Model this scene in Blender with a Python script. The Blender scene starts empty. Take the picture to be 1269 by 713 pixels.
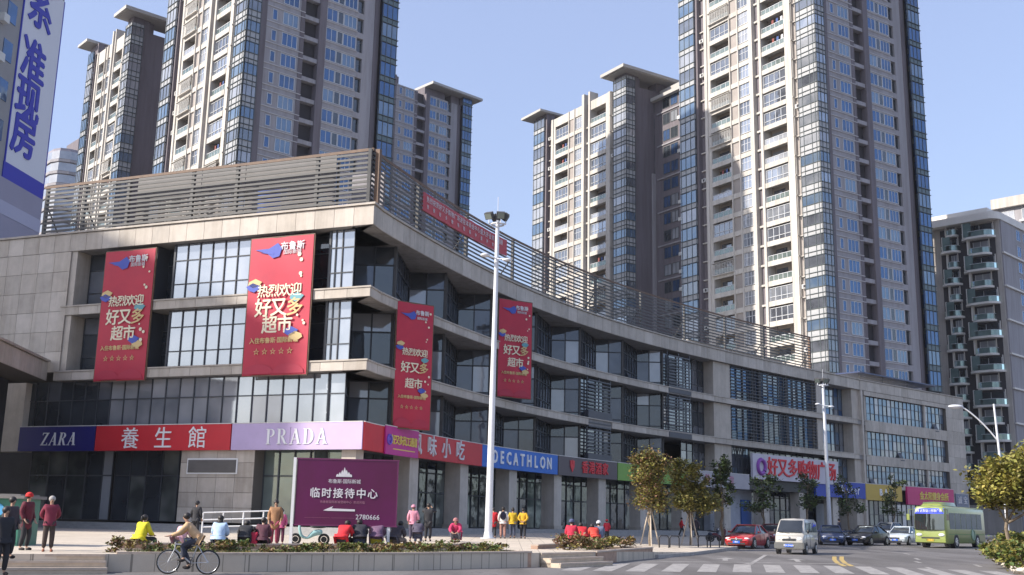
import bpy, bmesh, math, random
from mathutils import Vector, Matrix
rnd = random.Random(7)
sc = bpy.context.scene
COL = sc.collection
PI = math.pi
# ------------------------------------------------------------------ camera
F_PX, CX, CY, CAM_H = 1350.0, 634.5, 356.5, 1.65
PITCH = math.atan(290/1350); ROLL = math.radians(1.15)
_F = Vector((0, math.cos(PITCH), math.sin(PITCH)))
_U0 = Vector((0, -math.sin(PITCH), math.cos(PITCH))); _R0 = Vector((1, 0, 0))
_R = _R0*math.cos(ROLL) + _U0*math.sin(ROLL); _U = _U0*math.cos(ROLL) - _R0*math.sin(ROLL)
CAM = Vector((0, 0, CAM_H))
cam_d = bpy.data.cameras.new('camera'); cam = bpy.data.objects.new('camera', cam_d); COL.objects.link(cam)
cam.matrix_world = Matrix(((_R.x, _U.x, -_F.x, 0), (_R.y, _U.y, -_F.y, 0), (_R.z, _U.z, -_F.z, CAM_H), (0, 0, 0, 1)))
cam_d.sensor_width = 36; cam_d.sensor_fit = 'HORIZONTAL'; cam_d.lens = 36*F_PX/1269
cam_d.clip_start = .1; cam_d.clip_end = 6000
sc.camera = cam
# ------------------------------------------------------------------ light
SUN_AZ = math.radians(20); SUN_EL = math.radians(34)
S = Vector((-math.cos(SUN_AZ)*math.cos(SUN_EL), -math.sin(SUN_AZ)*math.cos(SUN_EL), math.sin(SUN_EL)))
world = bpy.data.worlds.new('World'); sc.world = world; world.use_nodes = True
wn = world.node_tree.nodes; wl = world.node_tree.links
sky = wn.new('ShaderNodeTexSky'); sky.sky_type = 'NISHITA'; sky.sun_disc = False
sky.sun_elevation = SUN_EL; sky.sun_rotation = math.atan2(S.x, S.y)
sky.air_density = 1.2; sky.dust_density = 1.8; sky.ozone_density = 3.0; sky.altitude = 50
bg = wn['Background']; bg.inputs['Strength'].default_value = .15
smx = wn.new('ShaderNodeMixRGB'); smx.inputs[0].default_value = .5; smx.inputs[2].default_value = (1.95, 2.1, 3.2, 1)   # thin even winter haze over the blue
wl.new(sky.outputs[0], smx.inputs[1]); wl.new(smx.outputs[0], bg.inputs[0])
sun_d = bpy.data.lights.new('sun', 'SUN'); sun_d.energy = 4.0; sun_d.angle = math.radians(.53); sun_d.color = (1, .93, .84)
sun = bpy.data.objects.new('sun', sun_d); COL.objects.link(sun); sun.rotation_euler = S.to_track_quat('Z', 'Y').to_euler()
sun.location = (-60, -40, 80)
vs = sc.view_settings; vs.view_transform = 'Standard'; vs.look = 'None'; vs.exposure = 0.85; vs.gamma = 1
vs.use_curve_mapping = False
sc.cycles.max_bounces = 6; sc.cycles.glossy_bounces = 3; sc.cycles.diffuse_bounces = 3

# ------------------------------------------------------------------ view helpers: photograph measurement -> place in the world
def ray(x, y): return _F + _R*((x-CX)/F_PX) - _U*((y-CY)/F_PX)
def atz(x, y, z):
    d = ray(x, y); return CAM + d*((z-CAM_H)/d.z)
def rz(Y): return max(0.0, .0075*(min(Y, 200)-30))       # the street rises gently away from the viewer
def gp(x, y, h=0.0):
    z = h
    for _ in range(25):
        P = atz(x, y, z); z = rz(P.y)+h
    return P
# ------------------------------------------------------------------ mesh builder
class MB:
    def __init__(s): s.v = []; s.f = []; s.m = []; s.sm = []
    def add(s, vs_, fs, mi=0, M=None, smooth=False):
        n = len(s.v)
        for p in vs_:
            p = Vector(p); s.v.append(M @ p if M else p)
        for f in fs: s.f.append([n+i for i in f]); s.m.append(mi); s.sm.append(smooth)
        return s
    def box(s, x0, x1, y0, y1, z0, z1, mi=0, M=None):
        return s.add([(x0,y0,z0),(x1,y0,z0),(x1,y1,z0),(x0,y1,z0),(x0,y0,z1),(x1,y0,z1),(x1,y1,z1),(x0,y1,z1)],
              [(0,3,2,1),(4,5,6,7),(0,1,5,4),(1,2,6,5),(2,3,7,6),(3,0,4,7)], mi, M)
    def prism(s, pts, z0, z1, mi=0, M=None):
        n = len(pts)
        a = sum(pts[i][0]*pts[(i+1)%n][1]-pts[(i+1)%n][0]*pts[i][1] for i in range(n))
        if a < 0: pts = pts[::-1]
        vv = [(p[0],p[1],z0) for p in pts]+[(p[0],p[1],z1) for p in pts]
        return s.add(vv, [tuple(range(n))[::-1], tuple(range(n,2*n))]+[(i,(i+1)%n,n+(i+1)%n,n+i) for i in range(n)], mi, M)
    def tube(s, p, q, r, n=8, r2=None, mi=0, M=None, smooth=True):
        p = Vector(p); q = Vector(q); r2 = r if r2 is None else r2
        d = q-p
        if d.length < 1e-6: return s
        qt = d.to_track_quat('Z','Y')
        vv = [];
        for c, rr in ((p,r),(q,r2)):
            for i in range(n):
                a = 2*PI*i/n; vv.append(c + qt @ Vector((rr*math.cos(a), rr*math.sin(a), 0)))
        s.add(vv, [(i,(i+1)%n,n+(i+1)%n,n+i) for i in range(n)], mi, M, smooth)
        s.add(vv, [tuple(range(n))[::-1], tuple(range(n,2*n))], mi, M)
        return s
    def path(s, pts, r, n=6, mi=0, M=None):
        for a, b in zip(pts, pts[1:]): s.tube(a, b, r, n, None, mi, M)
        return s
    def ball(s, c, rx, ry=None, rz_=None, nu=8, nv=6, mi=0, M=None):
        ry = ry or rx; rz_ = rz_ or rx; vv = []; ff = []
        for j in range(nv+1):
            t = PI*j/nv
            for i in range(nu):
                a = 2*PI*i/nu
                vv.append((c[0]+rx*math.sin(t)*math.cos(a), c[1]+ry*math.sin(t)*math.sin(a), c[2]+rz_*math.cos(t)))
        for j in range(nv):
            for i in range(nu):
                ff.append((j*nu+i, (j+1)*nu+i, (j+1)*nu+(i+1)%nu, j*nu+(i+1)%nu))
        return s.add(vv, ff, mi, M, True)
    def ring(s, c, ax, R, r, n=20, k=6, mi=0, M=None):
        q = Vector(ax).to_track_quat('Z','Y'); c = Vector(c); vv = []; ff = []
        for i in range(n):
            a = 2*PI*i/n
            for j in range(k):
                b = 2*PI*j/k
                vv.append(c + q @ Vector(((R+r*math.cos(b))*math.cos(a), (R+r*math.cos(b))*math.sin(a), r*math.sin(b))))
        for i in range(n):
            for j in range(k):
                ff.append((i*k+j, ((i+1)%n)*k+j, ((i+1)%n)*k+(j+1)%k, i*k+(j+1)%k))
        return s.add(vv, ff, mi, M, True)
    def mesh(s, name, mats, O=(0,0,0)):
        me = bpy.data.meshes.new(name); O = Vector(O)
        me.from_pydata([tuple(p-O) for p in s.v], [], s.f)
        for m in (mats if isinstance(mats,(list,tuple)) else [mats]): me.materials.append(m)
        me.polygons.foreach_set('material_index', s.m); me.polygons.foreach_set('use_smooth', s.sm)
        me.update(); return me
    def build(s, name, mats, parent=None, O=(0,0,0), loc=(0,0,0), rz_=0):
        o = bpy.data.objects.new(name, s.mesh(name, mats, O)); COL.objects.link(o)
        o.parent = parent; o.location = loc; o.rotation_euler[2] = rz_
        return o
def inst(name, me, parent=None, loc=(0,0,0), rot=0, scale=(1,1,1)):
    o = bpy.data.objects.new(name, me); COL.objects.link(o); o.parent = parent
    o.location = loc; o.rotation_euler = rot if isinstance(rot, tuple) else (0,0,rot); o.scale = scale
    return o
def tag(o, label, cat, group=None):
    o['label'] = label; o['category'] = cat
    if group: o['group'] = group
    return o
def thing(name, label, cat, loc=(0,0,0), rot=0, group=None):
    o = bpy.data.objects.new(name, None); COL.objects.link(o); o.location = loc; o.rotation_euler = (0,0,rot)
    o.empty_display_size = .3
    return tag(o, label, cat, group)
def structure(o): o['kind'] = 'structure'; return o
def copy_thing(src, label, loc=None, rot=None, group=None):
    r = src.copy(); COL.objects.link(r); r['label'] = label
    if loc is not None: r.location = loc
    if rot is not None: r.rotation_euler = (0,0,rot)
    if group: r['group'] = group
    for ch in list(src.children):
        c = ch.copy(); COL.objects.link(c); c.parent = r
        for g in list(ch.children):
            d = g.copy(); COL.objects.link(d); d.parent = c
    return r
# ------------------------------------------------------------------ materials
def mat(name, c, rough=.7, metal=0., spec=.5, noise=0., nscale=4., bump=0., c2=None, coat=0., streak=False, emit=None, world=False, weather=0.):
    m = bpy.data.materials.new(name); m.use_nodes = True
    nt = m.node_tree; b = nt.nodes['Principled BSDF']
    b.inputs['Roughness'].default_value = rough; b.inputs['Metallic'].default_value = metal
    b.inputs['Specular IOR Level'].default_value = spec; b.inputs['Coat Weight'].default_value = coat
    if coat: b.inputs['Coat Roughness'].default_value = .05
    c = tuple(c)+(1,)
    if noise or c2 or bump:
        tc = nt.nodes.new('ShaderNodeTexCoord'); mp = nt.nodes.new('ShaderNodeMapping')
        nt.links.new(tc.outputs['Object'], mp.inputs['Vector'])
        if streak: mp.inputs['Scale'].default_value = (1,1,.12)
        n = nt.nodes.new('ShaderNodeTexNoise'); n.inputs['Scale'].default_value = nscale; n.inputs['Detail'].default_value = 6
        n.inputs['Roughness'].default_value = .65
        nt.links.new(mp.outputs[0], n.inputs['Vector'])
        r = nt.nodes.new('ShaderNodeValToRGB'); e = r.color_ramp.elements
        e[0].position = .32; e[1].position = .68
        if c2: e[0].color = c; e[1].color = tuple(c2)+(1,)
        else:
            e[0].color = tuple(max(0,v*(1-noise)) for v in c[:3])+(1,); e[1].color = tuple(min(1,v*(1+noise)) for v in c[:3])+(1,)
        if world:
            ge = nt.nodes.new('ShaderNodeNewGeometry'); nt.links.new(ge.outputs['Position'], mp.inputs['Vector'])
        nt.links.new(n.outputs[0], r.inputs[0]); nt.links.new(r.outputs[0], b.inputs['Base Color'])
        if weather:                                   # rain streaks and soiling that run down the wall
            ge = nt.nodes.new('ShaderNodeNewGeometry'); m2 = nt.nodes.new('ShaderNodeMapping'); m2.inputs['Scale'].default_value = (1,1,.07)
            nt.links.new(ge.outputs['Position'], m2.inputs['Vector'])
            w = nt.nodes.new('ShaderNodeTexNoise'); w.inputs['Scale'].default_value = 1.6; w.inputs['Detail'].default_value = 7; w.inputs['Roughness'].default_value = .7
            nt.links.new(m2.outputs[0], w.inputs['Vector']); wr = nt.nodes.new('ShaderNodeValToRGB')
            wr.color_ramp.elements[0].position = .36; wr.color_ramp.elements[1].position = .56; k_ = 1-weather
            wr.color_ramp.elements[0].color = (k_,k_*.98,k_*.95,1); wr.color_ramp.elements[1].color = (1,1,1,1)
            nt.links.new(w.outputs[0], wr.inputs[0]); mm = nt.nodes.new('ShaderNodeMixRGB'); mm.blend_type = 'MULTIPLY'; mm.inputs[0].default_value = 1
            nt.links.new(r.outputs[0], mm.inputs[1]); nt.links.new(wr.outputs[0], mm.inputs[2]); nt.links.new(mm.outputs[0], b.inputs['Base Color'])
        if bump:
            bp = nt.nodes.new('ShaderNodeBump'); bp.inputs['Strength'].default_value = bump; bp.inputs['Distance'].default_value = .02
            nt.links.new(n.outputs[0], bp.inputs['Height']); nt.links.new(bp.outputs[0], b.inputs['Normal'])
    else: b.inputs['Base Color'].default_value = c
    if emit: b.inputs['Emission Color'].default_value = tuple(emit[:3])+(1,); b.inputs['Emission Strength'].default_value = emit[3]
    return m
def glass(name, c, refl=.3, tint=(.85,.93,1), rough=.03, wave=.02, ns=.6, c2=None):
    """coated facade glass: a dark room seen through it mixed with a mirror layer, faintly wavy"""
    m = bpy.data.materials.new(name); m.use_nodes = True; nt = m.node_tree; N = nt.nodes; L = nt.links
    N.remove(N['Principled BSDF']); out = N['Material Output']
    d = N.new('ShaderNodeBsdfDiffuse'); g = N.new('ShaderNodeBsdfGlossy'); mx = N.new('ShaderNodeMixShader')
    g.inputs['Roughness'].default_value = rough; g.inputs['Color'].default_value = tuple(tint)+(1,)
    geo = N.new('ShaderNodeNewGeometry')
    nz = N.new('ShaderNodeTexNoise'); nz.inputs['Scale'].default_value = ns; L.new(geo.outputs['Position'], nz.inputs['Vector'])
    bp = N.new('ShaderNodeBump'); bp.inputs['Strength'].default_value = wave; bp.inputs['Distance'].default_value = 1
    L.new(nz.outputs[0], bp.inputs['Height']); L.new(bp.outputs[0], g.inputs['Normal'])
    n2 = N.new('ShaderNodeTexNoise'); n2.inputs['Scale'].default_value = .45; L.new(geo.outputs['Position'], n2.inputs['Vector'])
    r = N.new('ShaderNodeValToRGB'); r.color_ramp.elements[0].position = .35; r.color_ramp.elements[1].position = .65
    r.color_ramp.elements[0].color = tuple(c)+(1,); r.color_ramp.elements[1].color = tuple(c2 or [v*1.8 for v in c])+(1,)
    L.new(n2.outputs[0], r.inputs[0]); L.new(r.outputs[0], d.inputs['Color'])
    fr = N.new('ShaderNodeFresnel'); fr.inputs['IOR'].default_value = 1.5
    ad = N.new('ShaderNodeMath'); ad.operation = 'ADD'; ad.use_clamp = True; ad.inputs[1].default_value = refl
    L.new(fr.outputs[0], ad.inputs[0]); L.new(ad.outputs[0], mx.inputs[0]); L.new(d.outputs[0], mx.inputs[1]); L.new(g.outputs[0], mx.inputs[2])
    L.new(mx.outputs[0], out.inputs[0]); return m
M = {}
M['stone'] = mat('beige_stone', (.44,.39,.335), .55, noise=.12, nscale=.9, bump=.04, world=True, weather=.16)
M['stone2'] = mat('beige_stone_b', (.48,.43,.375), .55, noise=.12, nscale=1.1, bump=.04, world=True, weather=.14)
M['stone3'] = mat('beige_stone_c', (.40,.355,.305), .55, noise=.13, nscale=1.3, bump=.04, world=True, weather=.18)
M['joint'] = mat('dark_joint', (.13,.115,.10), .9)
M['soffit'] = mat('soffit', (.25,.24,.235), .8, noise=.15, nscale=.5, world=True, weather=.25)
M['dark'] = mat('dark_interior', (.035,.035,.04), .8, noise=.3, nscale=.6)
M['mullion'] = mat('dark_metal', (.05,.055,.065), .45, spec=.4)
M['rail'] = mat('roof_rail_grey', (.065,.063,.062), .55, noise=.15, nscale=2)
M['rail_brown'] = mat('roof_rail_brown', (.125,.07,.04), .6, noise=.25, nscale=3)
M['slat'] = mat('slat_grey', (.15,.14,.135), .6, noise=.12, nscale=1.5)
M['louver'] = mat('louver_blue_grey', (.055,.06,.075), .5)
M['g_bright'] = glass('glass_bright', (.17,.185,.21), .28, (.76,.83,.93), .05, .003, c2=(.30,.31,.33))
M['g_mid'] = glass('glass_mid', (.07,.075,.088), .15, (.9,.95,1), .03, .015)
M['g_dark'] = glass('glass_dark', (.026,.03,.036), .06, (.9,.95,1), .03, .015)
M['g_night'] = glass('glass_night', (.05,.056,.066), .05, (.8,.86,1), .04, .015, c2=(.11,.12,.135))
M['g_curtain'] = glass('glass_curtain', (.25,.26,.28), .12, (.9,.93,1), .05, .01, c2=(.34,.35,.37))
M['g_shop'] = glass('glass_shop', (.04,.045,.045), .07, (.9,1,.97), .03, .02, c2=(.17,.18,.17))
M['g_green'] = glass('glass_green', (.09,.12,.115), .08, (.85,1,.96), .05, .02, c2=(.17,.2,.185))
M['g_blue'] = glass('glass_blue', (.03,.065,.16), .13, (.42,.6,.88), .05, .02, c2=(.05,.11,.23))
M['g_blue2'] = glass('glass_blue_b', (.035,.06,.12), .12, (.42,.6,.88), .05, .02)
M['g_blue3'] = glass('glass_blue_c', (.08,.125,.2), .15, (.6,.75,.9), .06, .02, c2=(.14,.18,.23))
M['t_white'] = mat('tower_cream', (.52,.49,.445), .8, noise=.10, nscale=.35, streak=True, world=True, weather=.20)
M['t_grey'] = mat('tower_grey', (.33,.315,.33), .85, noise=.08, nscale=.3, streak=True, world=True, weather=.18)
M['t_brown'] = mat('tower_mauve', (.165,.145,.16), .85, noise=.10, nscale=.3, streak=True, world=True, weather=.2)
M['t_panel'] = mat('tower_taupe', (.33,.295,.27), .85, noise=.1, nscale=.5)
M['t_frame'] = mat('window_frame_pale', (.58,.59,.60), .5)
M['t_dframe'] = mat('window_frame_dark', (.07,.085,.09), .5)
M['t_dark'] = mat('tower_recess', (.05,.045,.05), .9)  # near-black, the depth of shaded recesses put into the colour
M['t_room'] = mat('balcony_back_wall', (.33,.28,.23), .9, noise=.1, nscale=.4)
M['white'] = mat('white_paint', (.72,.72,.72), .45, noise=.04, nscale=2)
M['offwhite'] = mat('offwhite', (.60,.58,.55), .6, noise=.08, nscale=1)
M['ac'] = mat('ac_white', (.55,.55,.53), .6)
M['black'] = mat('black', (.02,.02,.022), .5)
def flat(n, c, r=.5, ns=.06): return mat(n, c, r, noise=ns, nscale=.8)

# ------------------------------------------------------------------ the mall outline
POLY = (-9.81842592e-07,3.73138583e-04,-4.58329789e-02,2.67233563e+00,-7.15071525e+01)
def px_(y):
    v = 0
    for c in POLY: v = v*y+c
    return v
cur = [Vector((-8,60.2))]+[Vector((px_(y), y)) for y in [62+i for i in range(69)]]+[Vector((42.7,132.0)), Vector((62,148.8))]
LS = [0.]
for a, b in zip(cur, cur[1:]): LS.append(LS[-1]+(b-a).length)
STOT = LS[-1]; S_ST = LS[-2]
LD = Vector((-.929,.369)); LD.normalize()
def P2(s):
    """outline point at path length s (negative: along the left front)"""
    if s <= 0: return cur[0]+LD*(-s)
    if s >= STOT: return cur[-1]+(cur[-1]-cur[-2]).normalized()*(s-STOT)
    for i in range(len(LS)-1):
        if LS[i+1] >= s: return cur[i].lerp(cur[i+1], (s-LS[i])/(LS[i+1]-LS[i]))
def T2(s, side=0):
    if s < -.01 or (abs(s) <= .01 and side < 0): return -LD
    a = P2(max(0.0,s-.4)); b = P2(max(s,0)+.4); return (b-a).normalized()
def N2(s, side=0):
    t = T2(s, side); return Vector((t.y,-t.x))
def OF(s, o):
    """outline shifted outwards by o; at the corner a mitre"""
    if abs(s) < .01:
        n1 = N2(0,-1); n2 = N2(.0,1); m = (n1+n2); return P2(0)+m*(o/ (m.dot(n1)))
    return P2(s)+N2(s)*o
def srange(a, b, step=1.5):
    out = [a]; n = max(1, int(round((b-a)/step)))
    for i in range(1, n+1): out.append(a+(b-a)*i/n)
    if a < 0 < b:
        out = [x for x in out if abs(x) > .35]+[0.0]; out.sort()
    return out
def ribbon(mb, s0, s1, o_in, o_out, z0, z1, mi=0, step=1.5, cap=True):
    ss = srange(s0, s1, step); vv = []; ff = []
    for s_ in ss:
        a = OF(s_, o_in); b = OF(s_, o_out)
        vv += [(a.x,a.y,z0),(b.x,b.y,z0),(b.x,b.y,z1),(a.x,a.y,z1)]
    for i in range(len(ss)-1):
        k = i*4
        for j in range(4): ff.append((k+j, k+4+j, k+4+(j+1)%4, k+(j+1)%4))
    if cap: ff += [(0,1,2,3), tuple(len(vv)-4+j for j in (3,2,1,0))]
    return mb.add(vv, ff, mi)
BZ = 1.25                                   # floor level of the mall
MO = Vector((-8, 60.2, BZ))
mall = thing('shopping_mall', 'four storey beige stone shopping mall with a long concave curved front', 'mall', MO)
def mpart(mb, name, mats, parent=None):
    return mb.build(name, mats, parent or mall, MO if parent is None else MO)
def sub(mb, name, mats, parent): return mb.build(name, mats, parent, MO)

# core body
core = [OF(-33,-4.2), OF(0,-4.2)]+[OF(x,-4.6) for x in (6,14,22,30,38,46,54,62,70,80,87)]+[OF(90,-1.2), OF(STOT-1,-1.2)]
back = [Vector((44,168)), Vector((-10,140)), Vector((-24,100)), Vector((-44,84))]
mb = MB(); mb.prism([(p.x,p.y) for p in core+back], .6, 18.6); mpart(mb, 'inner_wall', M['dark'])
mb = MB(); roofp = [OF(-33,-.6), OF(0,-.6)]+[OF(x,-.6) for x in (6,10,14,18,22,26,30,34,38,42,46,50,54,58,62,66,70,74,78,82,86,88)]+[OF(90,-.6), OF(STOT-.6,-.6)]
mb.prism([(p.x,p.y) for p in roofp+back], 18.62, 18.95); mpart(mb, 'roof', mat('roof_deck', (.5,.48,.45), .8, noise=.1))
# bands (backing in joint colour) and their soffits
def band(name, s0, s1, z0, z1, depth=4.6, proud=0.):
    b = MB(); ribbon(b, s0, s1, -depth, -.06+proud, z0, z1, 0); return mpart(b, name, [M['soffit']])
band('parapet', -36, STOT, 18.12, 19.30, 4.6)
band('floor_band', -22.4, 91, 13.92, 14.46)
band('floor_band', -22.4, 91, 9.74, 10.28)
band('floor_band', -25, 88, 5.6, 6.6, 4.6, -.3)
b = MB(); ribbon(b, -36, STOT+.12, -.5, .10, 19.32, 19.44); mpart(b, 'coping', M['stone3'])
for z in (14.46, 10.28):
    b = MB(); ribbon(b, -22.4, 90.4, -.6, .05, z, z+.09); mpart(b, 'ledge', M['stone3'])
# stone panels: slab pieces with open joints, shared unit meshes
unit = []
for k, mm in enumerate((M['stone'], M['stone2'], M['stone3'])):
    u = MB();
    u.box(-.5,.5,0,1,-.5,.5); unit.append(u.mesh('stone_panel', mm))
def panels(s0, s1, z0, z1, w, rows=1, o=0., gap=.022, parent=None, th=.05):
    n = max(1, int(round((s1-s0)/w))); h = (z1-z0)/rows
    for i in range(n):
        a = s0+(s1-s0)*i/n; c = s0+(s1-s0)*(i+1)/n
        if a < 0 < c: c = 0
        pa, pb = OF(a,o), OF(c,o); mid = (pa+pb)/2; d = pb-pa; ang = math.atan2(d.y, d.x); L = d.length
        for r in range(rows):
            zc = z0+h*(r+.5)
            inst('stone_panel', rnd.choice(unit), mall, (mid.x-MO.x, mid.y-MO.y, zc-MO.z), ang, (L-gap, th, h-gap))
panels(-30, -.001, 18.13, 19.30, 1.3)
panels(0.001, 88.8, 18.13, 19.30, 1.5)
panels(-22.4, -.001, 13.93, 14.46, 1.5); panels(.001, 49.4, 13.93, 14.46, 1.8); panels(53.6, 88, 13.93, 14.46, 2.2)
panels(-22.4, -.001, 9.75, 10.28, 1.5); panels(.001, 35.2, 9.75, 10.28, 1.8); panels(39.3, 49.4, 9.75, 10.28, 2.0); panels(53.6, 88, 9.75, 10.28, 2.2)
# left stone wall with tile courses
b = MB(); ribbon(b, -36, -22.05, -4, -.05, 10.28, 18.12); mpart(b, 'side_wall', M['joint'])
panels(-30, -22.0, 10.3, 18.12, 1.35, 6)
b = MB(); ribbon(b, -22.05, -21.55, -2.0, -.10, 10.3, 18.12); mpart(b, 'window_reveal', M['stone'])
# west wing, two storeys, coming towards the viewer
W0 = P2(-22.6); WD = Vector((.112,-.994))
wing = MB(); a = W0; e = W0+WD*12; side = Vector((-.994,-.112))
wing.prism([tuple(a+side*.3), tuple(e+side*.3), tuple(e+side*14), tuple(a+side*14)], 9.74, 10.9); mpart(wing, 'wing_band', M['joint'])
wing = MB(); wing.prism([tuple(a+side*2.5), tuple(e+side*2.5), tuple(e+side*14), tuple(a+side*14)], 1, 9.74); mpart(wing, 'wing_wall', M['dark'])
wing = MB(); wing.prism([tuple(a+side*.1), tuple(e+side*.1+WD*.1), tuple(e+side*14), tuple(a+side*14)], 10.92, 11.05); mpart(wing, 'wing_coping', M['stone3'])
nW = 9
for i in range(nW):
    c = a+WD*(12*(i+.5)/nW)+side*.24
    inst('stone_panel', rnd.choice(unit), mall, (c.x-MO.x, c.y-MO.y, 10.32-MO.z), math.atan2(WD.y, WD.x)+PI, (12/nW-.02, .06, 1.12))
wing = MB()
for t in (11.4,):
    c = a+WD*t+side*.9; wing.prism([tuple(c+side*d1+WD*d2) for d1, d2 in ((-.5,-.5),(.5,-.5),(.5,.5),(-.5,.5))], 1, 9.74)
mpart(wing, 'pillar', M['stone'])

b = MB(); ribbon(b, -27.5, -24.65, -1.2, -.12, 5.36, 9.7); mpart(b, 'pillar_wall', M['stone2'])
# glazing -----------------------------------------------------------
pane_mesh = {}
for k in ('g_bright','g_mid','g_dark','g_curtain','g_shop','g_green','g_night'):
    q = MB(); q.box(-.5,.5,-.5,.5,-.5,.5); pane_mesh[k] = q.mesh('pane', M[k])
N_PANE = [0]
def window(pa, pb, z0, z1, ncol, rows, kinds, pane_objs=False, mw=.03, depth=.05, name='window', open_p=0., parent=None, wsort=None):
    """a glazed screen between two plan points; rows = fractions of the height, bottom up"""
    d = pb-pa; L = d.length; d = d.normalized(); n = Vector((d.y,-d.x)); ang = math.atan2(d.y, d.x)
    fr = MB(); Mx = Matrix.Translation((pa.x,pa.y,0)) @ Matrix.Rotation(ang,4,'Z')
    for i in range(ncol+1):
        x = L*i/ncol; w = mw*1.0; fr.box(max(0,x-w), min(L,x+w), -depth, 0, z0, z1, 0, Mx)
    zs = [z0]
    for r in rows: zs.append(zs[-1]+(z1-z0)*r)
    for j, z in enumerate(zs): fr.box(.004, L-.004, -depth+.012, -.008, max(z0+.002,z-mw), min(z1-.002,z+mw), 0, Mx)
    mats_ = [M['mullion']]; idx = {}
    for k in dict.fromkeys(kinds): idx[k] = len(mats_); mats_.append(M[k])
    cells = []
    for i in range(ncol):
        for j in range(len(rows)):
            k = rnd.choice(kinds)
            cells.append((i, j, k))
            if not pane_objs:
                x0, x1 = L*i/ncol, L*(i+1)/ncol; ti = rnd.uniform(-.006,.006); tj = rnd.uniform(-.008,.008)
                vv = [(x0+mw, .02+ti, zs[j]), (x1-mw, .02-ti, zs[j]), (x1-mw, .02-ti+tj, zs[j+1]), (x0+mw, .02+ti+tj, zs[j+1])]
                fr.add(vv, [(0,1,2,3)], idx[k], Mx)
    Wo = fr.build(name, mats_, parent or mall, MO)
    if pane_objs:
        for i, j, k in cells:
            x = L*(i+.5)/ncol; z = (zs[j]+zs[j+1])/2; c = pa+d*x-n*.03
            inst('pane', pane_mesh[k], Wo, (c.x-MO.x, c.y-MO.y, z-MO.z), (rnd.uniform(-.0015,.0015), 0, ang+rnd.uniform(-.0015,.0015)),
                 (L/ncol-2*mw, .02, zs[j+1]-zs[j]-2*mw))
    if open_p:
        hop = MB()
        for i, j, k in cells:
            if rnd.random() < open_p and j == 0:
                x0 = L*i/ncol+mw; x1 = L*(i+1)/ncol-mw; zt = zs[j]+min(1.2, (zs[j+1]-zs[j])*.8); zb = zt-1.0
                hop.add([(x0,0,zt),(x1,0,zt),(x1,-.45,zb),(x0,-.45,zb),(x0,.03,zt+.03),(x1,.03,zt+.03),(x1,-.42,zb+.03),(x0,-.42,zb+.03)],
                        [(0,1,2,3),(4,7,6,5),(0,4,5,1),(3,2,6,7)], 0, Mx)
        if hop.v: hop.build('open_sash', M['louver'], Wo, MO)
    return Wo
def SW(s0, s1, o, *a, **k): return window(OF(s0,o), OF(s1,o), *a, **k)
R3 = (.28,.42,.30)
BR = ['g_bright']*9
for z0, z1 in ((10.37,13.92),(14.55,18.12)):
    SW(-21.5,-18.8,-1.3, z0, z1, 2, R3, ['g_dark','g_dark','g_dark','g_mid'], True)
    SW(-18.8,-15.6,-1.3, z0, z1, 3, R3, ['g_dark'])
    SW(-14.15,-8.6,-.55, z0, z1, 6, R3, BR, True)
    SW(-8.6,-5.2,-.55, z0, z1, 3, R3, BR)
    SW(-3.05,-1.45,-.55, z0, z1, 2, R3, ['g_bright','g_mid','g_bright'], True)
    for s0, s1 in ((-15.6,-14.15),(-5.2,-3.05)):
        SW(s0, s1, -1.6, z0, z1, 1, R3, ['g_dark'])
    rv = MB()
    for s_ in (-15.6,-14.25,-5.2,-3.15): ribbon(rv, s_, s_+.1, -1.7, -.5, z0-.01, z1-.01)
    mpart(rv, 'window_reveal', M['mullion'])
SW(-25.2,-18.2,-.6, 6.6, 9.74, 7, (.62,.38), ['g_dark','g_dark','g_mid','g_dark'], True)
SW(-18.2,-1.6,-.6, 6.6, 9.74, 16, (.62,.38), ['g_bright','g_bright','g_bright','g_bright','g_bright','g_bright','g_bright','g_curtain'], True)
# ground floor, left
SW(-25,-19.0,-1.6, BZ, 5.6, 4, (.62,.38), ['g_dark','g_shop'], True, mw=.04)
SW(-18.2,-12.2,-1.6, BZ, 5.6, 5, (.62,.38), ['g_dark','g_dark','g_shop'], True, mw=.04)
SW(-19.0,-18.2,-1.4, BZ, 5.6, 1, (.62,.38), ['g_curtain'], True, mw=.04)
SW(-7.1,-.9,-1.2, BZ, 5.6, 6, (.62,.38), ['g_green','g_green','g_shop'], True, mw=.04)
b = MB(); ribbon(b, -12.2, -7.1, -3, -.25, BZ, 5.5); mpart(b, 'plant_room_wall', M['joint'])
panels(-12.2,-7.1,BZ,5.5,1.28,5,o=-.2)
b = MB(); ribbon(b, -11.7,-8.2,-.21,-.14,4.0,4.9,0); ribbon(b,-11.62,-8.28,-.2,-.12,4.08,4.82,1)
for i in range(9): ribbon(b,-11.6,-8.3,-.13,-.08,4.10+i*.08,4.14+i*.08,1)
mpart(b, 'vent_grille', [M['white'], M['slat']])
b = MB(); ribbon(b,-1.5,-.6,-1.2,-.35,BZ,5.6); mpart(b,'pillar',M['stone2'])
# shallow steps along the front
b = MB()
for i in range(4): ribbon(b, -26, 88, -2.5, 2.2-.4*i, .3, .77+.12*i, 0)
mpart(b, 'plinth_step', mat('step_granite', (.30,.29,.28), .7, noise=.15, nscale=3))
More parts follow.
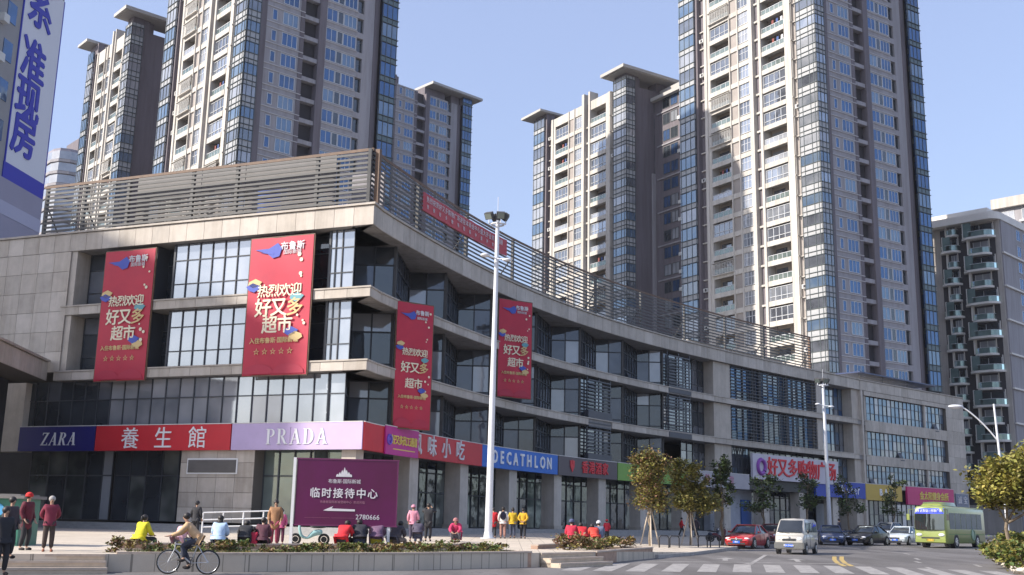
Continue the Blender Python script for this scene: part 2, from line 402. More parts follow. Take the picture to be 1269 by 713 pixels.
# curved front: saw-tooth glazing between fins every 7.5 m
FIN = [-2.3, 5.2, 12.7, 20.1, 27.6, 35.1, 42.5, 49.6]
def zig(s0, s1, z0, z1, near, cut=None):
    A = OF(s0,-.9) if s0 > 0 else OF(.9,-2.6)
    B = OF(s1,-.9)
    Dp = Vector((B.x-2.4, B.y-.1))
    window(A, Dp, z0, z1, 6 if s0 > 0 else 3, R3, ['g_dark','g_night','g_dark'], near, open_p=.04, mw=.045)
    window(Dp, B, z0, z1, 2, (.12,.55,.33), ['g_night','g_dark','g_dark','g_dark','g_night','g_curtain'], near, mw=.045)
    f = MB(); d = N2(s1)
    f.prism([tuple(B+Vector((-.0,-.18))), tuple(B+Vector((.16,-.18))), tuple(B+Vector((.16,.25))), tuple(B+Vector((0,.25)))], z0, z1)
    mpart(f, 'fin', M['rail'])
Z = {2:(6.6,9.74), 3:(10.37,13.92), 4:(14.55,18.12)}
for fl in (2,3,4):
    z0, z1 = Z[fl]
    for i in range(len(FIN)-1):
        a, b_ = FIN[i], FIN[i+1]
        if a > 0 and a < 36 < b_ and fl in (2,3): a = 39.3; b_ = 42.5
        zig(a, b_, z0, z1, i < 3)
    A = OF(53.4,-1.2); B = OF(58.4,-1.6)
    window(A, B, z0, z1, 4, R3, ['g_mid','g_dark'])
    A = OF(58.4,-2.5); b = MB()
    ribbon(b, 58.4, 61.6, -3.6, -.4, z0, z1); mpart(b, 'pillar_wall', M['stone'])
for (s0, s1, z0, z1) in ((35.15,39.25,6.7,10.28),(35.15,39.25,10.32,13.95),(49.45,53.55,9.78,14.0),(49.45,53.55,14.04,18.0)):
    b = MB(); ribbon(b, s0, s1, -.35, .02, z0-.0, z0+.7, 0)
    n = int((z1-z0-.8)/.3)
    for k in range(n): ribbon(b, s0+.1, s1-.1, -.12, -.02, z0+.82+k*.3, z0+.93+k*.3, 0)
    for t in (s0, s0+(s1-s0)/2, s1-.1): ribbon(b, t, t+.1, -.22, -.13, z0, z1)
    mpart(b, 'louver_screen', M['louver'])
    window(OF(s0,-.9), OF(s1,-.9), z0+.1, z1-.05, 3, R3, ['g_mid','g_night','g_dark'])
# louvred window blocks
for fl in (3,4):
    z0, z1 = Z[fl]
    SW(61.6, 79.2, -1.0, z0, z1, 17, R3, ['g_mid','g_blue3','g_blue','g_blue3'])
    b = MB(); k = 0; z = z0+.2
    while z < z1-.15:
        ribbon(b, 61.7, 79.1, -.45, -.3, z, z+.07, 0); z += .34
    for i in range(8): t = 61.7+17.3*i/7; ribbon(b, t, t+.12, -.55, -.46, z0, z1)
    for t in (66.2, 67.6, 73.0): ribbon(b, t, t+.5, -.75, -.6, z0, z1)
    mpart(b, 'louver_screen', M['louver'])
    b = MB(); ribbon(b, 79.2, 80.4, -1.5, -.35, z0, z1); mpart(b, 'pillar', M['stone2'])
    window(OF(80.4,-1.6), OF(87.2,-1.6), z0, z1, 7, R3, ['g_blue3','g_mid','g_bright','g_blue'])
    b = MB(); ribbon(b, 87.2, 90.5, -3, -.3, z0, z1); mpart(b, 'pillar_wall', M['stone'])
z0, z1 = Z[2]
SW(61.6, 66, -1.1, z0, z1, 4, (.33,.34,.33), ['g_mid','g_blue3'])
SW(66, 83, -1.8, z0, z1, 14, R3, ['g_dark','g_dark','g_mid'])
SW(83, 87.2, -1.3, z0, z1, 4, R3, ['g_blue3','g_mid'])
b = MB()
for i in range(4):
    a0 = OF(61.7+i*1.05,-.9); a1 = OF(62.75+i*1.05,-.9)
    b.tube((a0.x,a0.y,z0),(a1.x,a1.y,z1-.05),.05,5); b.tube((a0.x,a0.y,z1-.05),(a1.x,a1.y,z0),.05,5)
mpart(b, 'brace', M['mullion'])
b = MB(); ribbon(b, 87.2, 89.2, -3, -.25, BZ-.3, z1+.05); mpart(b, 'pillar_wall', M['stone'])
# straight east end: stone grid with three ribbon windows
E0, E1 = 89.3, STOT
b = MB()
for za, zb in ((6.4,7.0),(9.2,10.35),(13.25,14.6),(17.55,18.15)): ribbon(b, E0, E1-.06, -2, -.11, za, zb)
for sa, sb in ((E0,E0+.45),(109.9,E1-.06)): ribbon(b, sa, sb, -2.0, -.10, BZ-.5, 18.15)
mpart(b, 'end_wall', M['joint'])
for za, zb, r in ((6.4,7.0,1),(9.2,10.35,1),(13.25,14.6,1),(17.55,18.11,1)): panels(E0+.46, 109.9, za, zb, 1.55, r, o=-.05)
panels(109.9, E1, BZ-.4, 18.1, 1.55, 10, o=-.04); panels(88.9, E1, 18.13, 19.30, 1.6)
b = MB(); ribbon(b, 88.9, 89.3, -2, .06, .8, 18.1); mpart(b, 'drain_pilaster', M['stone2'])
for za, zb in ((7.0,9.2),(10.35,13.25),(14.6,17.55)):
    SW(E0+.45, 104.4, -.45, za, zb, 15, (.3,.4,.3), ['g_blue3','g_blue3','g_mid','g_curtain','g_blue3'], open_p=.12)
    SW(104.7, 109.8, -.45, za, zb, 5, (.3,.4,.3), ['g_blue3','g_mid','g_curtain'], open_p=.1)
    b = MB(); ribbon(b, 104.4, 104.7, -.9, -.2, za, zb); mpart(b, 'window_post', M['stone2'])
e0 = OF(STOT-.06,-.1); nb = (back[0]-e0); nb.normalize()
b = MB(); b.prism([tuple(e0), tuple(e0+Vector((-.755,.656))*24), tuple(e0+Vector((-.755,.656))*24+Vector((-.6,-.5))), tuple(e0+Vector((-.6,-.55)))], .5, 18.1)
mpart(b, 'side_wall', M['stone'])
# ground floor of the curve: pillars with shop fronts set back behind them
PIL = [8.0, 15.5, 23.3, 30.7, 38.2, 45.4, 52.7, 60.5, 68, 75.4, 82.5]
for k, s_ in enumerate(PIL):
    b = MB(); ribbon(b, s_-.62, s_+.62, -1.5, -.35, BZ-.3, 5.6, 0, .6); mpart(b, 'pillar', M['stone2'])
    b = MB(); ribbon(b, s_-.7, s_+.7, -1.55, -.28, BZ-.3, BZ+.15, 0, .7); mpart(b, 'pillar_base', M['stone3'])
prev = .9
for k, s_ in enumerate(PIL):
    if k < 8 or k > 8:
        SW(prev, s_, -3.2, BZ-.1, 5.6, 6, (.52,.30,.18), ['g_shop','g_dark','g_shop','g_green'] if k < 8 else ['g_dark','g_shop'], k < 3, mw=.05)
    prev = s_
# entrance wall and blue door frames, set back behind the pillars
b = MB(); ribbon(b, 60.5, 68.5, -3.4, -2.4, BZ-.1, 5.6); mpart(b, 'entrance_wall', mat('entrance_board', (.42,.44,.50), .6, noise=.15, nscale=.8))
b = MB(); ribbon(b, 66.2, 68.0, -2.38, -2.2, BZ-.1, 4.4); ribbon(b, 70.0, 70.3, -2.38, -2.2, BZ-.1, 4.4); mpart(b, 'door_frame', mat('blue_door_frame', (.05,.12,.36), .5))
SW(89.3, 96.6, -1.0, BZ-.4, 5.0, 7, (.6,.4), ['g_shop','g_dark','g_mid']); SW(96.6, 103.5, -1.0, BZ-.4, 5.0, 6, (.6,.4), ['g_shop','g_mid','g_bright'])
b = MB(); ribbon(b, 103.5, 109.6, -1.6, -.7, .5, 4.8); mpart(b, 'hoarding', mat('magenta_board', (.50,.03,.14), .5, noise=.1))
b = MB(); ribbon(b, 82, 89, -2.6, -2.5, BZ-.3, 4.4)
mpart(b, 'white_shutter', mat('shutter', (.36,.37,.40), .5, noise=.1))

# ------------------------------------------------------------------ rooftop railing: posts, rails, braces
RZ0, RZ1 = 19.46, 22.9
def z_top(s): return 22.8+max(0,s)*.0055
RO = P2(0); RO3 = Vector((RO.x, RO.y, RZ0))
rail_t = thing('roof_railing', 'long brown and grey horizontal rail screen standing along the mall roof edge', 'railing', RO3)
nr = 11
def rail(s0, s1, z, r, m, name='rail', o=-.35, step=1.6):
    b = MB(); pts = []
    for s_ in srange(s0, s1, step):
        p = OF(s_, o); pts.append((p.x,p.y,z if not callable(z) else z(s_)))
    for p, q in zip(pts, pts[1:]):
        d = Vector(q)-Vector(p); L = d.length; an = math.atan2(d.y, d.x)
        Mx = Matrix.Translation(p) @ Matrix.Rotation(an,4,'Z') @ Matrix.Rotation(-math.atan2(d.z, Vector((d.x,d.y)).length),4,'Y')
        b.box(0, L, -.03, .03, -r, r, 0, Mx)
    return b.build(name, m, rail_t, RO3)
for k in range(nr):
    t = (k+.5)/nr
    rail(-25, 0, lambda s_, t=t: RZ0+.12+(z_top(s_)-RZ0-.2)*t, (.066), M['rail'])
    rail(0, 78.3, lambda s_, t=t: RZ0+.12+(z_top(s_)-RZ0-.2)*t, .058, M['rail'], step=2.4)
rail(-25.2, 0, z_top, .085, M['rail_brown'], 'top_rail'); rail(0, 78.4, z_top, .085, M['rail_brown'], 'top_rail', step=2.4)
ps = [-25, -21.8, -18.2, -13.2, -9.9, -4.2, -.12, .2, 7.3, 14.9, 22.7, 29.9, 37.1, 45.2, 53.2, 60.9, 68.5, 78.3]
for s_ in ps:
    b = MB(); p = OF(s_, -.46) ; t = T2(s_) if s_ > 0 else -LD; n = N2(s_)
    w = .13 if s_ in (-.12, 78.3) else .10
    q = [p+t*w-n*w, p-t*w-n*w, p-t*w+n*w, p+t*w+n*w]
    b.prism([tuple(x) for x in q], RZ0-.02, z_top(s_)-.03); b.build('post', M['rail_brown'] if -.5 < s_ < .1 or s_ > 78 else M['rail'], rail_t, RO3)
    if s_ > 12 or s_ < -20:
        b = MB(); q = p-n*1.9+t*.0; b.tube((p.x-n.x*.12,p.y-n.y*.12,RZ0+2.0),(q.x,q.y,RZ0-.4),.05,6); b.build('brace', M['rail'], rail_t, RO3)
# the slatted plant screen behind the left railing
SO = OF(-18, -1.3); SO3 = Vector((SO.x,SO.y,19.0))
scr = thing('slatted_screen', 'grey corrugated slat screen standing behind the left roof railing', 'screen', SO3)
for i, (a, b_) in enumerate(((-18.2,-13.2),(-13.15,-9.9),(-9.85,-3.4))):
    for k in range(14):
        b = MB(); z = 19.45+k*.265; pa, pb = OF(a,-1.2), OF(b_,-1.2); qa, qb = OF(a,-1.42), OF(b_,-1.42)
        ribbon(b, a, b_, -1.30, -1.22, z, z+.215)
        b.build('slat', M['slat'], scr, SO3)
for s_ in (-18.2,-13.2,-9.9,-3.4):
    b = MB(); ribbon(b, s_-.06, s_+.06, -1.6, -1.45, 19.0, 22.7); b.build('post', M['rail'], scr, SO3)
b = MB(); ribbon(b, -3.3, -1.1, -3.2, -3.0, 19.0, 22.3); pp = OF(-2,-3)
sh = b.build('rooftop_wall', M['t_grey'], None, (pp.x,pp.y,19.0), (pp.x,pp.y,19.0)); tag(sh, 'plain grey block wall behind the corner of the roof railing', 'wall')
# blue water tank on the roof
tp = atz(284, 203, 22.4); tp = OF(-11, -5.5)
tk = thing('water_tank', 'small bright blue plastic tank peeking over the roof railing', 'tank', (tp.x,tp.y,19.0))
b = MB(); b.tube((0,0,0),(0,0,4.5),.75,16)
for z in (1,2,3): b.ring((0,0,z),(0,0,1),.75,.04,16,5)
b.build('tank_body', mat('blue_plastic', (.02,.14,.65), .4), tk)
b = MB(); b.tube((0,0,4.5),(0,0,4.75),.6,16,.3); b.build('lid', mat('blue_plastic_lid', (.02,.14,.6), .4), tk)
# sunlit roof pergola behind the far end of the railing
pg = OF(70,-8); pgo = Vector((pg.x,pg.y,18.95))
per = thing('roof_pergola', 'sunlit cream slatted pergola roof behind the far end of the railing', 'pergola', pgo)
for k in range(12):
    b = MB(); ribbon(b, 57, 77, -2.2-k*.75-.5, -2.2-k*.75, 20.3+.11*k, 20.38+.11*k); b.build('slat', M['offwhite'], per, pgo)
for s_ in (57.5, 66, 76.5):
    for o_ in (-2.6,-10):
        b = MB(); p = OF(s_,o_); b.box(p.x-.1,p.x+.1,p.y-.1,p.y+.1,18.95,20.3-(0 if o_ > -3 else -1.0)); b.build('post', M['offwhite'], per, pgo)
# dark blue roof canopy at the east end
cp = P2(95)+N2(95)*-3; cpo = Vector((cp.x,cp.y,18.95))
can = thing('roof_canopy', 'thin dark blue metal canopy on the east roof of the mall', 'canopy', cpo)
b = MB(); ribbon(b, 91, 110, -6, -1.2, 20.6, 20.75); b.build('canopy_roof', mat('navy_sheet', (.03,.05,.13), .4), can, cpo)
for s_ in (91.5, 97, 103, 109.5):
    b = MB(); p = OF(s_,-1.6); b.tube((p.x,p.y,18.95),(p.x,p.y,20.6),.05,6); b.build('post', M['rail'], can, cpo)
b = MB()
for z in (19.6,19.95): ribbon(b, 90, 105, -.7, -.64, z, z+.05)
b.build('guard_rail', M['rail'], can, cpo)

# ------------------------------------------------------------------ lettering
def text_mesh(body, size, extrude=.02, name='lettering', align='CENTER', bold=0., sx=1., shear=0., space=1.):
    """flat lettering as a mesh; bold = copies shifted sideways, each a hair further out so that no faces coincide"""
    shifts = [(0,0)] if not bold else [(0,0),(bold,0),(-bold,0),(0,bold*.8),(0,-bold*.8)]
    me = None; vv = []; ff = []
    c = bpy.data.curves.new(name, 'FONT'); c.body = body; c.size = size; c.extrude = extrude; c.align_x = align; c.align_y = 'CENTER'
    c.shear = shear; c.space_character = space; c.resolution_u = 2
    o = bpy.data.objects.new('t', c); COL.objects.link(o); bpy.context.view_layer.update()
    src = bpy.data.meshes.new_from_object(o.evaluated_get(bpy.context.evaluated_depsgraph_get()))
    bpy.data.objects.remove(o)
    for k, (dx, dy) in enumerate(shifts):
        n = len(vv); vv += [((v.co.x+dx)*sx, v.co.y+dy, v.co.z+.003*k) for v in src.vertices]
        ff += [[n+i for i in p.vertices] for p in src.polygons]
    me = bpy.data.meshes.new(name); me.from_pydata(vv, [], ff); me.update(); bpy.data.meshes.remove(src)
    return me
def glyphs(body, *a, **k): return [text_mesh(ch, *a, **k) for ch in body]
def board_frame(s0, s1, o):
    a, b_ = OF(s0,o), OF(s1,o); d = b_-a; return a, b_, d, math.atan2(d.y, d.x)
def put(me, m, parent, a, d, x, z, out=.03, name='lettering', O=None, rot=0, shear=None):
    """stand flat lettering on a vertical board: a = left end, d = direction, x metres along"""
    n = Vector((d.y,-d.x)).normalized(); p = a+d.normalized()*x+n*out; O = O or Vector((0,0,0))
    me.materials.clear(); me.materials.append(m)
    o = bpy.data.objects.new(name, me); COL.objects.link(o); o.parent = parent
    o.location = (p.x-O.x, p.y-O.y, z-O.z); o.rotation_euler = (PI/2, rot, math.atan2(d.y,d.x)); return o
def serif(ch):
    """bold serif capitals as stroke rectangles / arcs in a unit-high box -> MB (x right, y up)"""
    b = MB(); T = .17; t = .06; sf = .05
    def R_(x0,x1,y0,y1): b.box(x0,x1,y0,y1,0,.03)
    def L_(x0,y0,x1,y1,w):
        h = w/2; b.prism([(x0-h,y0),(x0+h,y0),(x1+h,y1),(x1-h,y1)],0,.03)
    def arc(cx,cy,rx,ry,a0,a1,w0,w1):
        n = 10; pts_o = []; pts_i = []
        for i in range(n+1):
            a = a0+(a1-a0)*i/n; k = abs(math.cos(a)); w = w1+(w0-w1)*k
            pts_o.append((cx+rx*math.cos(a), cy+ry*math.sin(a))); pts_i.append((cx+(rx-w)*math.cos(a), cy+(ry-w1)*math.sin(a)))
        for i in range(n): b.prism([pts_o[i],pts_o[i+1],pts_i[i+1],pts_i[i]],0,.03)
    H_ = PI/2; W = .7
    if ch in 'PRD':
        R_(.08,.08+T,0,1); R_(0,.33,0,sf); R_(0,.33,1-sf,1)
    if ch == 'P': arc(.3,.74,.34,.26,-H_,H_,T,sf); W = .68
    if ch == 'R': arc(.3,.75,.33,.25,-H_,H_,T,sf); L_(.66,0,.38,.5,T); R_(.56,.8,0,sf); W = .82
    if ch == 'D': arc(.3,.5,.46,.5,-H_,H_,T,sf); W = .8
    if ch == 'A': L_(.12,0,.42,1,t); L_(.68,0,.40,1,T); R_(.2,.56,.3,.3+sf); R_(0,.24,0,sf); R_(.52,.84,0,sf); W = .86
    if ch == 'Z': R_(.04,.66,1-sf*1.3,1); R_(.02,.68,0,sf*1.3); L_(.13,0,.56,1,T); R_(.04,.08,.8,1); R_(.63,.67,0,.2); W = .72
    return b, W
def serif_word(word, h, gap=.12, shear=0.):
    out = []; x = 0
    for ch in word:
        b, W = serif(ch)
        for v in b.v: v.x += v.y*shear; v.x *= h; v.y *= h; v.y -= h/2
        out.append((x, b)); x += (W+gap)*h
    return out, x-gap*h
red_m = flat('sign_red', (.52,.018,.03)); red2 = flat('sign_red_b', (.42,.02,.035)); blue_m = flat('sign_navy', (.012,.01,.14))
lil = flat('sign_lilac', (.47,.37,.58)); dec = flat('sign_blue', (.008,.13,.52)); drk = flat('sign_charcoal', (.085,.065,.075)); grn = flat('sign_green', (.16,.33,.045))
mag = flat('sign_magenta', (.47,.02,.24)); yel = flat('sign_yellow', (.50,.34,.05)); mst = flat('sign_master_blue', (.01,.045,.36))
W_ = mat('letter_white', (.75,.75,.76), .5); LP = mat('letter_pale', (.62,.60,.62), .5); YL = mat('letter_yellow', (.72,.55,.12), .5); RD = mat('letter_red', (.62,.015,.03), .5)
GY = mat('letter_gold', (.55,.48,.25), .5)
SZ0, SZ1 = 5.36, 6.86
def sign(name, label, s0, s1, m, z0=SZ0, z1=SZ1, o=0., grp='shop signs along the mall front', th=.22, cat='sign', trim=True):
    c = OF((s0+s1)/2 if abs(s0+s1) > .1 else s0, o); O = Vector((c.x,c.y,z0)); r = thing(name, label, cat, O, 0, grp)
    b = MB(); ribbon(b, s0+.015, s1-.015, o-th, o+.06, z0, z1, 0, 1.2); b.build('sign_panel', m, r, O)
    if trim:
        b = MB(); ribbon(b, s0+.015, s1-.015, o-th+.02, o+.075, z1+.002, z1+.05); b.build('sign_trim', M['offwhite'], r, O)
    return r, O
def word(r, O, meshes, m, s_mid, z, pitch, o=0., out=.08, name='letter'):
    n = len(meshes)
    for i, me in enumerate(meshes):
        s_ = s_mid+(i-(n-1)/2)*pitch; a = OF(s_-.3,o); c = OF(s_+.3,o); d = c-a
        put(me, m, r, a, d, d.length/2, z, out, name, O)
r, O = sign('shop_sign', 'navy shop sign with white italic capitals ZARA', -24.6, -18.55, blue_m)
out, wd = serif_word('ZARA', .78, .10, .2)
for x, b in out: put(b.mesh('letter', W_), W_, r, OF(-21.4-wd/2,0), -LD, x, 6.1, .07, 'letter', O)
r, O = sign('shop_sign', 'bright red shop sign with three thin white characters 養生館', -18.5, -8.65, red_m)
word(r, O, glyphs('養生館', 1.35, .03), W_, -13.4, 6.0, 2.45)
r, O = sign('shop_sign', 'lilac shop sign with pale serif capitals PRADA at the mall corner', -8.6, -.02, lil)
out, wd = serif_word('PRADA', .88, .14)
for x, b in out: put(b.mesh('letter', W_), W_, r, OF(-4.2-wd/2,0), -LD, x, 6.1, .07, 'letter', O)
r, O = sign('shop_sign', 'red curved shop sign with grey characters 风味小吃', .02, 17.4, red_m)
word(r, O, glyphs('风味小吃', 1.35, .05, bold=.02), LP, 10.6, 6.1, 2.15)
r2, O2 = sign('sign_board', 'magenta board with yellow characters 好又多员工通道 over the red snack sign', 2.9, 7.4, mag, 5.3, 6.92, .12, None, .04)
word(r2, O2, glyphs('好又多员工通道', .58, .02, bold=.015), YL, 5.35, 6.15, .5, .12)
b = MB(); b.ring((0,0,0),(0,0,1),.26,.07,16,5); b.ball((0,.02,0),.13,.16,.03)
put(b.mesh('emblem', W_), flat('emblem_violet', (.16,.08,.5)), r2, OF(3.1,.12), OF(3.9,.12)-OF(3.1,.12), .25, 6.15, .09, 'emblem', O2)
b = MB(); ribbon(b, 3.9, 6.9, .18, .19, 5.62, 5.68); b.build('underline', YL, r2, O2)
r, O = sign('shop_sign', 'bright blue curved shop sign reading DECATHLON', 17.4, 29.9, dec)
word(r, O, glyphs('DECATHLON', 1.25, .05, bold=.035, sx=.86), W_, 23.9, 6.1, 1.12)
r, O = sign('shop_sign', 'charcoal shop sign with a red shield emblem and four red characters', 30.0, 40.1, drk)
b = MB(); b.prism([(-.38,.45),(.38,.45),(.34,-.05),(0,-.5),(-.34,-.05)],0,.04); b.prism([(-.1,.5),(.1,.5),(0,.12)],.041,.06,1)
put(b.mesh('emblem',[RD,drk]), RD, r, OF(32.0,0), OF(32.6,0)-OF(32,0), .3, 6.15, .08, 'emblem', O)
word(r, O, glyphs('香港酒家', 1.05, .05, bold=.03), RD, 36.2, 6.1, 1.15)
r, O = sign('shop_sign', 'blank lime green shop sign partly behind the street trees', 40.2, 52.3, grn)
r, O = sign('shop_sign', 'pale grey fascia board beside the supermarket entrance', 52.4, 64.2, flat('fascia_grey', (.36,.34,.37)))
word(r, O, glyphs('精品百货', .9, .03), flat('pink_letter', (.5,.2,.3)), 58.5, 6.1, 1.5)
r, O = sign('supermarket_sign', 'long white sign with big red characters 好又多购物广场 above the entrance', 64.6, 82.4, flat('sign_white', (.52,.49,.55)), 6.5, 9.1, .2)
word(r, O, glyphs('好又多购物广场', 2.1, .08, bold=.035), RD, 74.6, 7.75, 2.05, .2)
b = MB(); b.ring((0,0,0),(0,0,1),.72,.22,20,6); b.ball((.55,.5,.05),.4,.25,.05,mi=1)
put(b.mesh('emblem',[flat('emblem_purple',(.25,.06,.35)), flat('emblem_green',(.15,.4,.1))]), flat('emblem_purple2',(.25,.06,.35)), r, OF(66,.2), OF(66.6,.2)-OF(66,.2), .2, 7.8, .1, 'emblem', O)
b = MB(); ribbon(b, 64, 82.5, -2.2, -.25, 5.4, 6.7); c = OF(73,0)
tag(b.build('entrance_canopy', M['black'], None, (c.x,c.y,5.4), (c.x,c.y,5.4)), 'black recessed fascia under the white supermarket sign', 'canopy')
r, O = sign('shop_sign', 'blue shop sign with white lettering Master', 77.6, 88.8, mst, 5.1, 6.9, .05)
word(r, O, glyphs('Master', 1.5, .05, sx=.9), W_, 85.0, 6.0, .82, .05)
r, O = sign('shop_sign', 'mustard yellow shop sign reading BAO', 88.95, 97.2, yel, 5.0, 6.9, .05)
word(r, O, glyphs('BAO', 1.1, .05, bold=.03), W_, 93.4, 5.95, 1.15, .05)
r, O = sign('shop_sign', 'magenta shop sign with a row of small yellow characters', 98.4, 110.2, flat('sign_crimson', (.55,.03,.16)), 4.7, 6.9, .1)
word(r, O, glyphs('金太阳健身会所', 1.05, .05, bold=.03), YL, 105.0, 5.8, 1.05, .1)
r, O = sign('shop_sign', 'small grey sign with two pale characters at the mall end', 110.8, 114.2, flat('sign_slate', (.17,.19,.25)), 4.6, 6.4, .08)
word(r, O, glyphs('诚宝', 1.1, .05), LP, 112.5, 5.5, 1.5, .08)

# hanging banners -----------------------------------------------------
ban_red = mat('banner_red', (.50,.02,.05), .55, c2=(.40,.015,.045), nscale=.5); ban_dk = mat('banner_crimson', (.40,.018,.05), .55)
b1 = mat('bird_blue', (.05,.08,.40), .5); b2 = mat('bird_teal', (.12,.32,.36), .5); gd = mat('banner_gold', (.62,.45,.20), .5); ivory = mat('banner_ivory', (.75,.68,.50), .5)
bchars = {'w':glyphs('热烈欢迎',.68,.01,bold=.012), 'h':glyphs('好又多',.98,.01,bold=.022), 'c':glyphs('超市',.90,.01,bold=.02)}
blogo = text_mesh('布鲁斯',.46,.01,bold=.01); blogo2 = text_mesh('国际新城',.26,.01); bline = text_mesh('入住布鲁斯·国际新城',.30,.01,bold=.008); bstar = text_mesh('☆ ☆ ☆ ☆ ☆',.36,.01)
def banner(label, A, d, w, z0, z1, fold=True):
    """A = left end of the banner in plan, d = direction along it"""
    d = d.normalized(); O = Vector((A.x,A.y,z0)); n = Vector((d.y,-d.x)); ang = math.atan2(d.y,d.x)
    r = thing('hanging_banner', label, 'banner', O, 0, 'tall red supermarket banners')
    Mx = Matrix.Translation((A.x,A.y,0)) @ Matrix.Rotation(ang,4,'Z'); k = w/3.6; H_ = z1-z0
    c = MB(); nx, nz = 10, 24; vv = []; ff = []
    for j in range(nz+1):
        for i in range(nx+1):
            u = i/nx; v = j/nz
            vv.append((u*w, .03*math.sin(u*8+v*5)*math.sin(PI*u)+.035*math.sin(v*11+u*4)*math.sin(PI*u)-.0, z0+H_*v))
    for j in range(nz):
        for i in range(nx): p = j*(nx+1)+i; ff.append((p,p+1,p+nx+2,p+nx+1))
    c.add(vv, ff, 0, Mx, True); c.build('cloth', ban_red, r, O)
    c = MB(); c.box(-.06,w+.06,.02,.10,z1-.02,z1+.06,0,Mx); c.box(-.06,w+.06,.02,.10,z0-.05,z0+.03,0,Mx)
    c.box(-.07,.0,.03,.11,z0,z1,0,Mx); c.box(w,w+.07,.03,.11,z0,z1,0,Mx); c.build('frame', M['rail_brown'], r, O)
    def T(me, m, x, zf, name='lettering', s=1.):
        me = me.copy(); o = put(me, m, r, A, d, x*w, z0+H_*zf, .05, name, O); o.scale = (k*s,k*s,1)
    T(blogo, LP, .68, .925); T(blogo2, LP, .68, .882)
    bb = MB(); bb.prism([(-1.0,.10),(-.2,.12),(.3,.38),(.55,.1),(.42,-.3),(.05,-.38),(-.3,-.12)],0,.02); bb.prism([(-.7,-.05),(.1,-.1),(.1,-.22)],.0,.03)
    T(bb.mesh('emblem', b1), b1, .36, .90, 'emblem')
    for i, me in enumerate(bchars['w']): T(me, ivory, .25+i*.175, .60, 'letter')
    for i, me in enumerate(bchars['h']): T(me, [ivory,ivory,gd][i], .27+i*.25, .475, 'letter')
    for i, me in enumerate(bchars['c']): T(me, ivory, .39+i*.24, .350, 'letter')
    T(bline, gd, .47, .245); T(bstar, gd, .47, .165)
    for (x, z, mm, sgn) in ((.08,.63,b1,1),(.12,.66,gd,-1),(.80,.545,b2,-1),(.74,.30,b1,-1),(.80,.265,gd,1)):
        bb = MB(); bb.prism([(-.38*sgn,.10),(0,.28),(.36*sgn,.14),(.42*sgn,-.02),(.1*sgn,-.2),(-.2*sgn,-.1)],0,.02); T(bb.mesh('bird', mm), mm, x, z, 'bird')
    for i in range(9):
        bb = MB(); q = rnd.uniform(.05,.12); bb.prism([(q*math.cos(a*PI/3),q*math.sin(a*PI/3)) for a in range(6)],0,.015)
        T(bb.mesh('flower', ivory), ivory, .84+rnd.uniform(-.06,.09), (.93,.86,.82,.42,.36,.38,.30,.72,.70)[i], 'flower')
    bb = MB()
    for cx_ in (.25,.72):
        pts = [(w*(cx_+.25*math.cos(PI*i/8)), H_*(.01+.07*math.sin(PI*i/8))) for i in range(9)]
        bb.prism(pts, 0, .012)
    me = bb.mesh('scallop', ban_dk); put(me, ban_dk, r, A, d, 0, z0, .035, 'scallop', O)
    return r
dl = -LD
banner('red banner hanging on the left part of the mall front, with 好又多超市 in big characters', OF(-19.0,.15), dl, 3.85, 9.6, 17.8)
banner('red banner hanging right of the tall bright window on the mall front near the corner', OF(-8.1,.15), dl, 4.3, 9.6, 17.8)
dd = Vector((.96,.28)); banner('narrow red banner seen aslant just right of the mall corner, above the magenta board', OF(4.15,.25)+Vector((-.25,0)), Vector((.80,.60)), 2.55, 6.9, 14.45)
banner('red banner behind the tall white lamp pole on the curved mall front', OF(19.9,.2)+Vector((-.25,0)), Vector((.84,.54)), 2.9, 10.5, 17.7)
# long slogan banner tied to the roof railing
sb0 = 7.6
O = OF(sb0,-.2); O = Vector((O.x,O.y,20.6)); r = thing('slogan_banner', 'long narrow red slogan banner tied along the curved roof railing', 'banner', O)
def sl_z(s_): return 21.75+(s_-sb0)*.008
b = MB(); ss = [sb0+(21.2-sb0)*i/16 for i in range(17)]; vv = []
for s_ in ss: p = OF(s_,-.22+.03*math.sin(s_*3)); vv += [(p.x,p.y,sl_z(s_)-.62),(p.x,p.y,sl_z(s_)+.62)]
b.add(vv, [(2*i,2*i+2,2*i+3,2*i+1) for i in range(16)], 0, None, True); b.build('cloth', red2, r, O)
txt = '热烈祝贺好又多购物广场进驻本商业中心盛大开业欢迎惠顾'
for i, ch in enumerate(txt):
    s_ = sb0+.6+i*.48; a = OF(s_-.1,-.2); c = OF(s_+.1,-.2)
    put(text_mesh(ch,.44,.004), LP, r, a, c-a, .1, sl_z(s_)+.2, .03, 'letter', O)
    if i % 2 == 0: put(text_mesh(ch,.3,.004), LP, r, a, c-a, .1, sl_z(s_)-.28, .03, 'letter', O)

